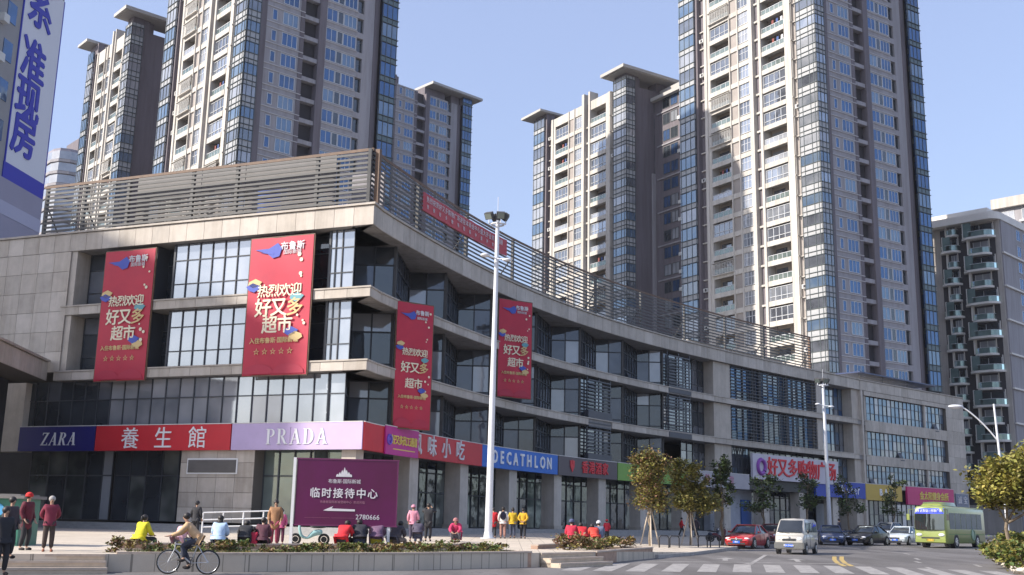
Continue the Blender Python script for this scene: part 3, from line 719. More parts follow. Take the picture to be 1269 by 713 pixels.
# ------------------------------------------------------------------ apartment towers
class FB:
    """box builder on a facade: u along the face, o outwards, z up"""
    def __init__(s, side, k=1.): s.side = side; s.k = k; s.b = MB()
    def box(s, u0, u1, o0, o1, z0, z1, mi=0):
        if s.side == 'R': s.b.box(u0,u1,-o1,-o0,z0,z1,mi)
        else: s.b.box(-o1,-o0,u0*s.k,u1*s.k,z0,z1,mi)
        return s
    def win(s, u0, u1, o, z0, z1, nm=2, fr=0, gl=1, t=.07, bar=None):
        s.box(u0,u1,o-.02,o,z0,z1,gl)
        s.box(u0-t,u0,o-.02,o+.06,z0-t,z1+t,fr); s.box(u1,u1+t,o-.02,o+.06,z0-t,z1+t,fr)
        s.box(u0,u1,o-.02,o+.055,z0-t,z0,fr); s.box(u0,u1,o-.02,o+.055,z1,z1+t,fr)
        for i in range(1,nm): x = u0+(u1-u0)*i/nm; s.box(x-.035,x+.035,o,o+.045,z0,z1,fr)
        if bar: s.box(u0,u1,o,o+.04,z0+(z1-z0)*bar-.03,z0+(z1-z0)*bar+.03,fr)
        return s
_types = {}
LN = [mat('laundry_red',(.22,.07,.06),.9), mat('laundry_white',(.6,.6,.62),.9), mat('laundry_blue',(.06,.10,.25),.9)]
def tower_meshes(k):
    if k in _types: return _types[k]
    T = {}
    GL = ['g_blue','g_blue2','g_blue3']; LG = ['g_mid','g_curtain','g_bright']
    def lm(name, n, fn, mats):
        T[name] = []
        for i in range(n): T[name].append(fn(i).b.mesh(name, mats(i)))
    # near corner bay (two faces)
    def bay(i):
        f = FB('L',k)
        for z0, z1, g in ((0.06,.85,0),(.95,2.35,1),(2.42,2.94,0)):
            f.box(.0,3.1,.3,.5,z0,z1,2 if g == 0 else 1)
            f.b.box(-.5/1,1.5,-.5,-.3,z0,z1,2 if g == 0 else 1)
            f.b.box(-.5,-.3,-.5,.02,z0,z1,2 if g == 0 else 1)
        for u in (0,.8,2.3,3.04): f.box(u-.03,u+.05,.5,.56,0,3,0)
        for x in (-.53,.1,.9,1.45): f.b.box(x,x+.07,-.56,-.5,0,3,0)
        for z in (0,.87,2.37): f.box(-.5,3.12,.5,.60,z-.02,z+.06,0); f.b.box(-.6,1.52,-.6,-.5,z-.02,z+.06,0)
        return f
    lm('bay_window',4,bay,lambda i:[M['t_dframe'],M[['g_bright','g_curtain','g_mid','g_blue3'][i]],M['t_spandrel']])
    def bay2(i):
        f = FB('L',k)
        for z0, z1, m_ in ((0.06,.85,2),(.95,2.9,1)): f.box(25,28.5,.3,.5,z0,z1,m_); f.b.box(-.5,1.2,28.5*k-.02,28.5*k+.2,z0,z1,m_)
        for u in (25,26.1,27.3,28.42): f.box(u-.03,u+.05,.5,.56,0,3,0)
        for z in (0,.9): f.box(24.95,28.55,.5,.62,z-.02,z+.06,0)
        return f
    lm('end_bay_window',3,bay2,lambda i:[M['t_dframe'],M[['g_blue3','g_curtain','g_mid'][i]],M['t_spandrel']])
    def bay3(i):
        f = FB('R')
        for z0, z1, m_ in ((0.06,.8,2),(.9,2.9,1)): f.box(20.6,23.3,.7,.9,z0,z1,m_); f.b.box(23.1,23.3,-.7,2.2,z0,z1,m_)
        for u in (20.6,21.4,22.3,23.2): f.box(u-.03,u+.05,.9,.96,0,3,0)
        for y in (-.6,.4,1.4,2.2): f.b.box(23.3,23.36,y-.04,y+.04,0,3,0)
        for z in (0,.85): f.box(20.55,23.45,.9,1.04,z-.02,z+.06,0); f.b.box(23.3,23.42,-1.0,2.2,z-.02,z+.06,0)
        return f
    lm('side_bay_window',3,bay3,lambda i:[M['t_dframe'],M[['g_blue','g_blue3','g_blue2'][i]],M['t_teal']])
    def w(side,u0,u1,z0,z1,nm,o=0.02,bar=None): return lambda i: FB(side,k).win(u0,u1,o,z0,z1,nm,bar=bar)
    gm = lambda i:[M['t_frame'],M[GL[i]]]
    lm('window_a',3,w('R',5.1,7.3,.75,2.45,3),gm); lm('window_small',2,w('R',3.5,4.1,.9,2.3,1),gm)
    lm('window_b',3,w('R',11.9,13.5,.75,2.45,2),gm); lm('window_c',3,w('R',14.7,16.7,.75,2.45,3),gm)
    lm('window_mid',1,w('R',13.7,14.5,.75,2.45,1),lambda i:[M['t_frame'],M['g_dark']])
    lm('window_slot',1,lambda i: FB('R').win(17.15,17.95,-.4,.6,2.5,1),lambda i:[M['t_dframe'],M['g_dark']])
    lm('window_left',3,w('L',13.25,15.2,.55,2.55,3,.0,.6),lambda i:[M['t_frame'],M[LG[i]]])
    def bal(u0,u1):
        def fn(i):
            f = FB('L',k)
            f.box(u0,u1,-1.35,-.0,-.12,.12,0)                       # slab
            f.box(u0,u1,-1.42,-1.36,.12,2.9,3)                       # back wall
            f.box(u0+(u1-u0)*.45,u1-.3,-1.36,-1.32,.15,2.3,1)        # door
            if i in (0,1,2):
                f.box(u0+.05,u1-.05,-.06,-.02,.2,1.1,4 if i < 2 else 1)
                n = int((u1-u0)/.9)
                for j in range(n+1): x = u0+.03+(u1-u0-.06)*j/n; f.box(x-.03,x+.03,-.08,.02,.12,1.15,2)
                f.box(u0,u1,-.1,.03,1.1,1.17,2)
            if i == 1:
                for j in range(3): x = u0+.5+j*(u1-u0)/5; f.box(x,x+.42,-.35,-.31,1.15-.1*(j%2),2.0,5+(j+i)%3)
            if i in (3,4):                                            # glazed in
                f.box(u0,u1,-.12,-.08,.12,2.3,1)
                n = 4
                for j in range(n+1): x = u0+.03+(u1-u0-.06)*j/n; f.box(x-.035,x+.035,-.08,-.0,.12,2.3,2)
                for z in (.14,.95,2.27): f.box(u0,u1,-.09,.0,z-.035,z+.035,2)
            if i == 5:                                                # barred cage standing out
                for j in range(9): z = .15+j*.2; f.box(u0-.1,u1+.1,.5,.54,z,z+.05,2)
                for j in range(9): x = u0-.1+(u1-u0+.2)*j/8; f.box(x-.02,x+.02,.5,.53,.1,1.85,2)
                f.box(u0-.15,u1+.15,.0,.6,2.0,2.08,0); f.box(u0-.1,u1+.1,.0,.55,.02,.1,0)
                f.box(u0+.1,u1-.1,-.06,-.02,.2,1.1,4)
            return f
        return fn
    bm_ = lambda i:[M['t_white'],M[['g_mid','g_dark','g_curtain','g_mid','g_bright','g_dark'][i]],M['t_frame'] if i != 5 else M['offwhite'],M['t_room'],M['g_green'],LN[0],LN[1],LN[2]]
    lm('balcony_a',6,bal(5.85,10.35),bm_); lm('balcony_b',6,bal(17.25,21.65),bm_)
    # per-floor bands
    T['window_ledge'] = [FB('R').box(u0,u1,.0,.12,z0,z0+.1,0).b.mesh('window_ledge',[M['t_ledge']]) for u0,u1 in ((2.6,8.4),(11.8,16.95)) for z0 in (.42,2.62)]
    T['recess_slab'] = [FB('R').box(8.4,10.7,-.9,-.05,-.3,.3,0).b.mesh('recess_slab',[M['t_grey']]), FB('R').box(16.95,18,-.5,-.0,-.35,.5,0).b.mesh('recess_slab',[M['t_grey']])]
    f = FB('L',k)
    f.box(5.8,10.4,-.05,.16,-.45,.30,0); f.box(12.9,21.7,-.05,.16,-.45,.30,0)
    f.box(3.1,4.3,-.3,-.1,-.08,.05,0); f.box(10.9,12.2,-.5,-.2,-.15,.15,0); f.box(4.15,4.3,.05,.5,-.1,.1,0); f.box(23,24.5,-.6,-.3,-.1,.08,0)
    T['balcony_band'] = [f.b.mesh('balcony_band',[M['t_white']])]
    f = FB('L',k)
    f.box(.0,.9,0,.35,0,.6,0); f.box(.2,.6,.35,.37,.1,.5,1)
    T['air_conditioner'] = [f.b.mesh('air_conditioner',[M['ac'],M['t_dark']])]
    _types[k] = T; return T
M['t_spandrel'] = mat('bay_spandrel', (.36,.365,.37), .5, noise=.1, nscale=.6)
M['t_teal'] = mat('bay_spandrel_teal', (.10,.15,.17), .4, noise=.1, nscale=.6)
M['t_ledge'] = mat('ledge_pale', (.5,.48,.48), .7)
def tower(label, K, deg, zlo, zhi, ztop, k=1., roof=False, uend=23.3, brownback=False, group='twin apartment towers behind the mall', roof0=0):
    T = tower_meshes(k); r = thing('apartment_tower', label, 'apartment tower', (K[0],K[1],0), math.radians(deg), group)
    V = 28.5*k; R_, L_ = FB('R'), FB('L',k); zt = ztop-2 if roof else ztop
    b = MB(); b.box(1.6,min(uend,22.4),.9,V-.3,0,zt); b.build('core_wall', M['t_dark'], r)
    b = MB(); b.box(3.0,min(uend,22.2),1.3,V+.0,0.5,zt-.2); b.box(2.6,3.0,V-1.0,V+.01,.5,zt-.2); b.build('back_wall', M['t_brown'], r)
    # right face
    f = FB('R')
    if uend > 20:
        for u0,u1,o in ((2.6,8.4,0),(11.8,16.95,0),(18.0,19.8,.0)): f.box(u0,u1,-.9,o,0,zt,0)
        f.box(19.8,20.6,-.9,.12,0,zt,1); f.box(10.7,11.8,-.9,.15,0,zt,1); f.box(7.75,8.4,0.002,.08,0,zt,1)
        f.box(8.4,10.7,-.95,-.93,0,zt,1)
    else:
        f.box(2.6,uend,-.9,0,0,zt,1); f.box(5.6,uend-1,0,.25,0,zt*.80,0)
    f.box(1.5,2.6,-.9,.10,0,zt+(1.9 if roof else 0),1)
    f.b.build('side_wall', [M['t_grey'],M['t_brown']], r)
    f = FB('L',k)
    for u0,u1,o0,o,m_ in ((3.1,4.3,-1.6,-.3,2),(4.3,5.8,-1.6,.1,0),(10.4,10.9,-1.6,.3,0),(10.9,12.2,-1.6,-.5,1),(12.2,12.9,-1.6,.3,0),(12.9,13.2,-1.6,0,0),(13.2,15.3,-1.6,-.08,0),
                         (15.3,17.2,-1.6,-.02,2),(21.7,23,-1.6,.1,0),(23,24.5,-1.6,-.6,1),(24.5,25,-1.6,.2,1)):
        f.box(u0,u1,o0,o,0,zt+(1.9 if roof and (u0 in (10.4,12.2,24.5)) else 0),m_)
    f.b.build('front_wall', [M['t_white'],M['t_brown'],M['t_panel']], r)
    for u0,u1 in ((4.4,5.0),(22.3,22.9),(15.25,15.45),(17.05,17.25)):
        f = FB('L',k); f.box(u0,u1,.1 if u1 < 15 or u0 > 20 else -.02,.28,0,zt); f.b.build('pilaster', M['t_white'], r)
    z = zlo; n = 0
    while z < zhi:
        def I(nm, key=None, i=None):
            c = T[key or nm]; inst(nm, c[rnd.randrange(len(c)) if i is None else i % len(c)], r, (0,0,z))
        I('bay_window'); I('end_bay_window'); I('balcony_band')
        I('balcony','balcony_a', rnd.choice([0,0,0,1,2,3,3,4,4,5])); I('balcony','balcony_b', rnd.choice([0,0,0,0,1,2,3,3,4,5])); I('window','window_left')
        if rnd.random() < .35: inst('air_conditioner', T['air_conditioner'][0], r, (.4,23.4*k,z+1.0))
        if rnd.random() < .12: inst('air_conditioner', T['air_conditioner'][0], r, (.2,3.2*k,z+1.2))
        if uend > 20:
            I('side_bay_window')
            for q in range(4): I('window_ledge', None, q)
            for q in range(2): I('recess_slab', None, q)
            for q in ('window_a','window_small','window_b','window_c','window_mid','window_slot'): I('window', q)
        z += 3.0; n += 1
    if roof:
        zz = z
        while zz < ztop-1.2:
            sc1 = min(1., (ztop-.1-zz)/3)
            for q in ('bay_window','end_bay_window')+(('side_bay_window',) if uend > 20 else ()): inst(q, rnd.choice(T[q]), r, (0,0,zz), 0, (1,1,sc1))
            zz += 3.0
    f = FB('L',k); f.box(5.8,10.4,-1.5,.1,z-.1,zt,0); f.box(12.9,21.7,-1.5,.1,z-.1,zt,0)
    if z < zt+.5: f.b.build('parapet_wall', M['t_white'], r)
    if uend > 20:
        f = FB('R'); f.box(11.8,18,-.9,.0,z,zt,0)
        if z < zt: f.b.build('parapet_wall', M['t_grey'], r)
    if roof:
        b = MB()
        b.box(roof0-2.3,min(uend,23.3)+2.2,-2.0,4.6*k,ztop,ztop+.55,0); b.box(roof0-1.9,min(uend,23.3)+1.8,-1.6,4.2*k,ztop-.12,ztop,1)
        if uend > 20: b.box(14,25.5,4.6*k,12*k,ztop,ztop+.5,0)
        b.build('overhanging_roof', [M['t_roof'],M['t_soffit']], r)
        b = MB(); b.box(-2.0,4,24.2*k,31*k,ztop,ztop+.45,0); b.box(-1.7,3.8,24.6*k,30.6*k,ztop-.1,ztop,1); b.build('overhanging_roof', [M['t_roof'],M['t_soffit']], r)
        bx = [(-.25,3,V-3.4,V-.1,zt),(-.25,1.5,-.25,3.0*k,ztop-3.2),(1.5,3.5,.5,4,zt)]
        bx += [(10.8,16.5,.6,3.5,zt),(18,20.5,.3,2.5,zt),(20.7,23.2,-.7,2,zt)] if uend > 20 else [(uend-3,uend,.2,2.5,zt)]
        for q in bx: b = MB(); b.box(q[0],q[1],q[2],q[3],q[4],ztop-.1); b.build('roof_storey', M['t_brown'], r)
    return r
M['t_roof'] = mat('roof_edge', (.42,.40,.37), .7, noise=.08, nscale=.3); M['t_soffit'] = mat('roof_soffit', (.33,.31,.29), .8)
tower('tall tower on the left, filling the sky above the slatted roof screen', (-35.4,133), 42, 21, 99, 104, k=.87)
tower('tallest tower on the right with sunlit cream balconies, cut by the top of the photo', (43.3,147), 33, 21.4, 99, 104)
tower('shorter flat roofed tower standing left of the tallest right hand tower', (19.2,178), 33, 24, 75, 78.6, k=.97, roof=True, uend=10)
tower('distant shaded tower with overhanging roof peeking out right of the left tall tower', (-27.5,217.2), 43, 30, 91, 94.9, roof=True, roof0=13.3)
tower('narrow cream tower with flat roofs far left, beyond the big blue lettered board', (-61,161), 42, 24, 75, 79.2, k=.60, roof=True, uend=10)

# shaded linking block between the two right hand towers
lk = thing('apartment_block', 'dark shaded apartment block wedged between the two right hand towers', 'apartment block', (43.3+.839*3-.545*28.7, 147+.545*3+.839*28.7, 0), math.radians(33))
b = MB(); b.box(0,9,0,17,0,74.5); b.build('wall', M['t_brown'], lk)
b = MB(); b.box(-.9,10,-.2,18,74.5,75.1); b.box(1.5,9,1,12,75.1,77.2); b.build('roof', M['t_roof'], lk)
uw = [FB('L').win(1.0,2.6,.02,.7,2.5,2).b.mesh('window',[M['t_dframe'],M[g]]) for g in ('g_blue2','g_dark','g_curtain')]
fb_ = FB('L').box(-.1,9.6,0,.18,-.12,.12).b.mesh('floor_band', M['t_grey'])
acu = FB('L').box(0,.9,0,.4,0,.6).b.mesh('air_conditioner', M['ac'])
for j in range(18):
    z = 21+j*3
    for v in (0,3.4,5.4,9.4,13.4): inst('window', rnd.choice(uw), lk, (0,v,z))
    if j % 2: inst('floor_band', fb_, lk, (0,0,z))
    if rnd.random() < .5: inst('air_conditioner', acu, lk, (0,3.2,z+.4))

# right hand block with rounded green glass balconies
rb = thing('apartment_building', 'beige building with rounded white balconies and green glass at the right edge', 'apartment building', (86,186,0), math.radians(45))
TOPZ = 56.0
b = MB(); b.box(.0,13,.0,24,0,TOPZ-.3); b.build('wall', mat('beige_wall', (.46,.42,.38), .85, noise=.1, nscale=.3, weather=.2), rb)
b = MB(); b.box(.3,12.8,-.25,.0,0,TOPZ-.3); b.build('side_wall', M['t_grey'], rb)
b = MB(); b.box(-.03,0.01,.8,10.6,6,TOPZ-.6); b.build('recess_shade', M['t_dark'], rb)  # flat dark sheet on the wall: balcony recess shade put into the colour
b = MB(); b.box(-.03,0.01,12.5,23.0,6,TOPZ-.6); b.build('recess_shade', M['t_dark'], rb)
def rounded(x0, y0, y1, out, n=6):
    pts = [(x0,y0)]
    for i in range(n+1): a = PI/2*i/n; pts.append((x0-out*math.sin(a), y0+min(out,2)*(1-math.cos(a))))
    for i in range(n+1): a = PI/2*(1-i/n); pts.append((x0-out*math.sin(a), y1-min(out,2)*(1-math.cos(a))))
    pts.append((x0,y1)); return pts
M['slabw'] = mat('balcony_slab', (.72,.68,.62), .7, noise=.08, nscale=.4); M['gg'] = glass('balcony_green', (.10,.15,.14), .12, (.8,1,.95), .05, .02, c2=(.18,.25,.235))
def balc(y0, y1, out, v):
    b = MB(); b.prism(rounded(0,y0,y1,out), -.15, .22, 0)
    p = rounded(0,y0+.1,y1-.1,out-.1)
    for i in range(len(p)-1):
        a, c = Vector(p[i]), Vector(p[i+1])
        b.add([(a.x,a.y,.22),(c.x,c.y,.22),(c.x,c.y,1.2),(a.x,a.y,1.2)],[(0,1,2,3)],1)
        b.tube((a.x,a.y,1.2),(c.x,c.y,1.2),.04,5,mi=2)
    if v == 0: b.box(-out+.2,0,y1-.9,y1-.7,.2,2.9,0); b.box(-out+.1,-out+.15,y1-.7-1.6,y1-.9,.3,2.8,1)
    if v == 1: b.box(-out+.4,0,y1-.35,y1-.15,.2,2.9,0)
    b.box(-.06,-.02,y0+.6,y1-.9,.22,2.5,3); b.box(-.05,-.01,y0+.3,y0+.5,.2,2.9,0)
    for i in range(3): q = y0+.6+(y1-y0-1.5)*i/2; b.box(-.1,-.06,q-.04,q+.04,.22,2.5,2)
    return b.mesh('balcony',[M['slabw'],M['gg'],M['t_frame'],[M['g_dark'],M['g_curtain'],M['g_mid']][v]])
bA = [balc(.6,6.6,1.9,0), balc(1.5,5.6,1.5,1), balc(.6,6.4,1.7,2)]; bB = [balc(7.0,10.6,1.5,0), balc(7.2,9.6,1.1,1), balc(7,10,1.3,2)]; bC = [balc(12.4,17.6,1.5,v) for v in range(3)]; bD = [balc(18,23,1.4,v) for v in range(3)]
bwin = FB('R').win(7.2,8.9,.27,.6,2.5,2).win(10.4,11.6,.27,.8,2.4,2).b.mesh('window',[M['t_frame'],M['g_blue2']])
nfl = 12; z = TOPZ-3.3
while z > 6:
    j = int(round((TOPZ-3.3-z)/3))
    inst('balcony', bA[j % 2], rb, (0,0,z-(0 if j % 2 else .0))); inst('balcony', bB[(j+1) % 2], rb, (0,0,z+1.2)); inst('balcony', rnd.choice(bC), rb, (0,0,z+.6)); inst('balcony', rnd.choice(bD), rb, (0,0,z))
    if j % 2: fb2 = MB(); fb2.box(-.05,13.1,-.6,-.25,z-.15,z+.15); fb2.build('floor_band', M['slabw'], rb)
    inst('window', bwin, rb, (0,0,z)); z -= 3.0
b = MB(); b.prism(rounded(.2,-.4,24,2.2)+[(13.5,24),(13.5,-.6)], TOPZ-.3, TOPZ+1.0); b.box(3,10,3,14,TOPZ+1,TOPZ+3.2); b.box(3,9,17,24,TOPZ+1,TOPZ+2.2); b.build('roof', M['slabw'], rb)
r2b = thing('apartment_building', 'partly seen pale building behind the green balconied block at the right edge', 'apartment building', (118,215,0), math.radians(45))
b = MB(); b.box(0,22,0,18,0,70); b.build('wall', M['t_grey'], r2b); b = MB(); b.box(-1,23,-1,19,70,72.2); b.build('roof', M['t_white'], r2b)
w2 = [FB('L').win(0,2.4,.03,.6,2.6,2).box(-.4,2.8,0,.9,-.2,.2,0).b.mesh('window',[M['t_frame'],M[g]]) for g in ('g_mid','g_curtain')]
for j in range(16):
    for v in (1.5,6,10.5,14.6): inst('window', rnd.choice(w2), r2b, (0,v,66.6-j*3))
# far building on the left with rounded corner and balcony bands
fb = thing('apartment_building', 'far grey building with banded rounded corner low on the left between board and towers', 'apartment building', (-110,250,0), math.radians(42))
b = MB(); b.prism([(0,3),(.9,.9),(3,0),(26,0),(26,40),(0,40)], 0, 88); b.build('wall', mat('far_mauve', (.28,.26,.30), .8, noise=.1, nscale=.2), fb)
b = MB(); b.box(5,22,1,9,88,91.5); b.build('roof_storey', M['t_brown'], fb)
fbm = MB(); fbm.prism([(-.5,3),(.6,.6),(3,-.5),(15,-.5),(15,0.02),(3,.02),(.9,.9),(.02,3),(.02,34),(-.5,34)][:], -.3, .35)
fbm = fbm.mesh('balcony_band', M['t_grey'])
fbg = MB(); fbg.prism([(-.2,3.2),(.75,.75),(3.2,-.2),(5,-.2),(5,.01),(3.2,.01),(.9,.9),(.01,3.2),(.01,12),(-.2,12)], .5, 2.5); fbg = fbg.mesh('window', M['g_curtain'])
fbw = FB('R').win(6,9,.04,.7,2.5,2).win(10.5,13.5,.04,.7,2.5,2).b.mesh('window',[M['t_dframe'],M['g_blue2']])
fbl = FB('L').box(14,16,0,.8,.2,1.2,0).win(18,21,.04,.6,2.6,2).win(24,27,.04,.6,2.6,2).win(30,33,.04,.6,2.6,2).b.mesh('window',[M['t_frame'],M['g_mid']])
for j in range(15):
    z = 85.2-3.0*(j+1)+2.6
    inst('balcony_band', fbm, fb, (0,0,z)); inst('window', fbg, fb, (0,0,z)); inst('window', fbw, fb, (0,0,z)); inst('window', fbl, fb, (0,0,z))

# building carrying the big vertical board, left edge
lb = thing('board_building', 'grey building at the left edge carrying a huge vertical white board', 'building', (-40.5,90.0,0))
rot = math.atan2(-1,.0-.09)
Mx = Matrix.Rotation(0,4,'Z')
dirb = Vector((-.09,-1)).normalized(); nb_ = Vector((.996,-.09))
def BP(t, o): p = dirb*t+nb_*o; return (p.x,p.y)
def bslab(name, t0, t1, o0, o1, z0, z1, m, parent=None):
    b = MB(); b.prism([BP(t0,o0),BP(t1,o0),BP(t1,o1),BP(t0,o1)], z0, z1); return b.build(name, m, parent or lb)
bslab('wall', 0, 16, -16, 0, 0, 60, mat('plaster_grey', (.27,.265,.27), .85, noise=.08, nscale=.3))
pan = mat('panel_grey_violet', (.26,.25,.33), .5, noise=.05, nscale=.3); bbl = mat('board_blue', (.012,.02,.36), .5); bw = mat('board_white', (.60,.61,.66), .5)
def bz(px, py):  # height on the board plane
    d = ray(px,py); A_ = Vector((-40.5,90)); n = nb_; t = (n.dot(A_))/(n.x*d.x+n.y*d.y); P = CAM+d*t; return P
bp = thing('vertical_board', 'huge white vertical board with bold blue characters 系 准现房 and a blue stripe', 'sign', (-40.5,90,0))
tA = 0.0; zb_ = bz(52,228).z; zt_ = zb_+17
L1 = (Vector((bz(18,100).x,bz(18,100).y))-Vector((-40.5,90))).dot(dirb)
bslab('board_panel', .12, L1, .0, .07, zb_, zt_, bw, bp)
bslab('blue_stripe', 0.0, L1+.2, .01, .09, zb_-1.35, zb_, bbl, bp)
bslab('blue_edge', 0, .12, .0, .09, zb_, zt_, bbl, bp); bslab('blue_edge', L1, L1+.14, .0, .09, zb_, zt_, bbl, bp)
print('board', L1, zb_)
for ch, (px, py), hh in (('系',(49,15),3.7),('准',(40,80),3.5),('现',(33,128),3.5),('房',(28,172),3.5)):
    P = bz(px,py); t = (Vector((P.x,P.y))-Vector((-40.5,90))).dot(dirb)
    me = text_mesh(ch, hh*1.12, .03, bold=.12); me.materials.clear(); me.materials.append(bbl)
    o = bpy.data.objects.new('letter', me); COL.objects.link(o); o.parent = bp; q = dirb*t+nb_*.11
    o.location = (q.x,q.y,P.z); o.rotation_euler = (PI/2,0,math.atan2(-dirb.y,-dirb.x))
bslab('lower_panel', 0, 9, .0, .10, 8, zb_-1.35, pan)
for z_ in (zb_-4.3, zb_-7.6): bslab('panel_stripe', -.01, 9, .02, .13, z_, z_+1.1, mat('stripe_violet', (.36,.36,.47), .5))
for j in range(6):
    z_ = 24+j*3.3; t0 = L1+.9
    bslab('window', t0, t0+1.3, .0, .06, z_, z_+1.7, M['g_blue2']); bslab('air_conditioner', t0+1.6, t0+2.4, .0, .5, z_-.6, z_+.1, M['ac'])

# off to the left and behind: the neighbours whose shade falls on the mall front and which its glass mirrors
wt = thing('street_tower', 'tall pale apartment slab well outside the left of the view, shading the mall front', 'apartment building', (-115.4,24.1,0), math.radians(20))
b = MB(); b.box(-25,0,0,22,0,86); b.build('wall', M['t_grey'], wt)
rowm = MB()
for i in range(5): rowm.box(.0,.06,1+i*4.2,3.8+i*4.2,0,1.9,0)
for i in range(5): rowm.box(-23+i*4.6,-20.4+i*4.6,-.06,0,0,1.9,0)
rowm = rowm.mesh('window_row', M['g_blue2'])
for j in range(25): inst('window_row', rowm, wt, (0,0,2+j*3.3))
ob = thing('street_block', 'low row of shops across the street behind the viewer', 'building', (-20,-62,0), math.radians(6))
for (x0,x1,h) in ((-75,-12,8.5),(-11,20,7),(21,60,9)):
    b = MB(); b.box(x0,x1,-14,0,0,h); b.build('wall', M['t_grey'], ob); b = MB()
    for j in range(int(h/3.4)):
        for i in range(int((x1-x0)/4)): b.box(x0+1+i*4,x0+3.4+i*4,0,.05,1+j*3.4,3+j*3.4)
    b.build('window_row', M['g_dark'], ob)

# ------------------------------------------------------------------ ground
asph = mat('asphalt', (.15,.14,.135), .85, noise=.10, nscale=.35, bump=.0)
nt = asph.node_tree; bsd = nt.nodes['Principled BSDF']; cr = nt.nodes['Color Ramp'] if 'Color Ramp' in nt.nodes else nt.nodes['ColorRamp']
n2 = nt.nodes.new('ShaderNodeTexNoise'); n2.inputs['Scale'].default_value = 60; n2.inputs['Detail'].default_value = 3
tc = [n for n in nt.nodes if n.type == 'TEX_COORD'][0]; nt.links.new(tc.outputs['Object'], n2.inputs['Vector'])
mxn = nt.nodes.new('ShaderNodeMixRGB'); mxn.blend_type = 'OVERLAY'; mxn.inputs[0].default_value = .5
nt.links.new(cr.outputs[0], mxn.inputs[1]); nt.links.new(n2.outputs[0], mxn.inputs[2]); nt.links.new(mxn.outputs[0], bsd.inputs['Base Color'])
bp_ = nt.nodes.new('ShaderNodeBump'); bp_.inputs['Strength'].default_value = .3; bp_.inputs['Distance'].default_value = .01
nt.links.new(n2.outputs[0], bp_.inputs['Height']); nt.links.new(bp_.outputs[0], bsd.inputs['Normal'])
def sheet(name, pts, h, m, n=1, thick=0.):
    """ground sheet following the gentle rise of the street, h above it"""
    bm = bmesh.new(); vs_ = [bm.verts.new((p[0],p[1],0)) for p in pts]; bm.faces.new(vs_)
    for yy in (30,200):
        bmesh.ops.bisect_plane(bm, geom=bm.verts[:]+bm.edges[:]+bm.faces[:], plane_co=(0,yy,0), plane_no=(0,1,0))
    if n > 1:
        for yy in range(34,130,8): bmesh.ops.bisect_plane(bm, geom=bm.verts[:]+bm.edges[:]+bm.faces[:], plane_co=(0,yy,0), plane_no=(0,1,0))
    for v in bm.verts: v.co.z = rz(v.co.y)+(h(v.co.x,v.co.y) if callable(h) else h)
    bm.normal_update()
    for f in bm.faces:
        if f.normal.z < 0: f.normal_flip()
    me = bpy.data.meshes.new(name); bm.to_mesh(me); bm.free(); me.materials.append(m)
    o = bpy.data.objects.new(name, me); COL.objects.link(o); return structure(o)
v2 = nt.nodes.new('ShaderNodeTexVoronoi'); v2.feature = 'DISTANCE_TO_EDGE'; v2.inputs['Scale'].default_value = .16
ndis = nt.nodes.new('ShaderNodeTexNoise'); ndis.inputs['Scale'].default_value = .8; ndis.inputs['Detail'].default_value = 5
adv = nt.nodes.new('ShaderNodeMixRGB'); adv.inputs[0].default_value = .5
nt.links.new(tc.outputs['Object'], ndis.inputs['Vector']); nt.links.new(tc.outputs['Object'], adv.inputs[1])
sca = nt.nodes.new('ShaderNodeVectorMath'); sca.operation = 'MULTIPLY_ADD'; sca.inputs[1].default_value = (3,3,0)
nt.links.new(ndis.outputs['Color'], sca.inputs[0]); nt.links.new(tc.outputs['Object'], sca.inputs[2]); nt.links.new(sca.outputs[0], v2.inputs['Vector'])
vr = nt.nodes.new('ShaderNodeValToRGB'); vr.color_ramp.elements[0].position = .0; vr.color_ramp.elements[0].color = (.45,.45,.45,1); vr.color_ramp.elements[1].position = .006; vr.color_ramp.elements[1].color = (1,1,1,1)
nt.links.new(v2.outputs['Distance'], vr.inputs[0])
oil = nt.nodes.new('ShaderNodeTexNoise'); oil.inputs['Scale'].default_value = .33; oil.inputs['Detail'].default_value = 4; mo = nt.nodes.new('ShaderNodeMapping'); mo.inputs['Rotation'].default_value = (0,0,-.2); mo.inputs['Scale'].default_value = (1.6,.25,1)
nt.links.new(tc.outputs['Object'], mo.inputs['Vector']); nt.links.new(mo.outputs[0], oil.inputs['Vector'])
orr = nt.nodes.new('ShaderNodeValToRGB'); orr.color_ramp.elements[0].position = .38; orr.color_ramp.elements[0].color = (.68,.67,.66,1); orr.color_ramp.elements[1].position = .56; orr.color_ramp.elements[1].color = (1,1,1,1)
nt.links.new(oil.outputs[0], orr.inputs[0])
mA = nt.nodes.new('ShaderNodeMixRGB'); mA.blend_type = 'MULTIPLY'; mA.inputs[0].default_value = 1; mB_ = nt.nodes.new('ShaderNodeMixRGB'); mB_.blend_type = 'MULTIPLY'; mB_.inputs[0].default_value = 1
nt.links.new(mxn.outputs[0], mA.inputs[1]); nt.links.new(vr.outputs[0], mA.inputs[2]); nt.links.new(mA.outputs[0], mB_.inputs[1]); nt.links.new(orr.outputs[0], mB_.inputs[2]); nt.links.new(mB_.outputs[0], bsd.inputs['Base Color'])
sheet('ground', [(-3000,-600),(3000,-600),(3000,5000),(-3000,5000)], 0, asph)
def lift(x, y): return .5-.36*max(0., min(1., (x-3.)/6.))
def G(px, py, extra=None):
    """where a photographed foot point stands on the plaza"""
    P = gp(px, py, .5)
    for _ in range(12): P = gp(px, py, lift(P.x,P.y))
    return P
KL = [(-40,22),(-18,28.5),(-11.39,32.18),(-7.86,33.5),(-3.31,36.2),(1.17,40.2),(3.32,43.0),(4.7,46.4),(6.72,50.7)]
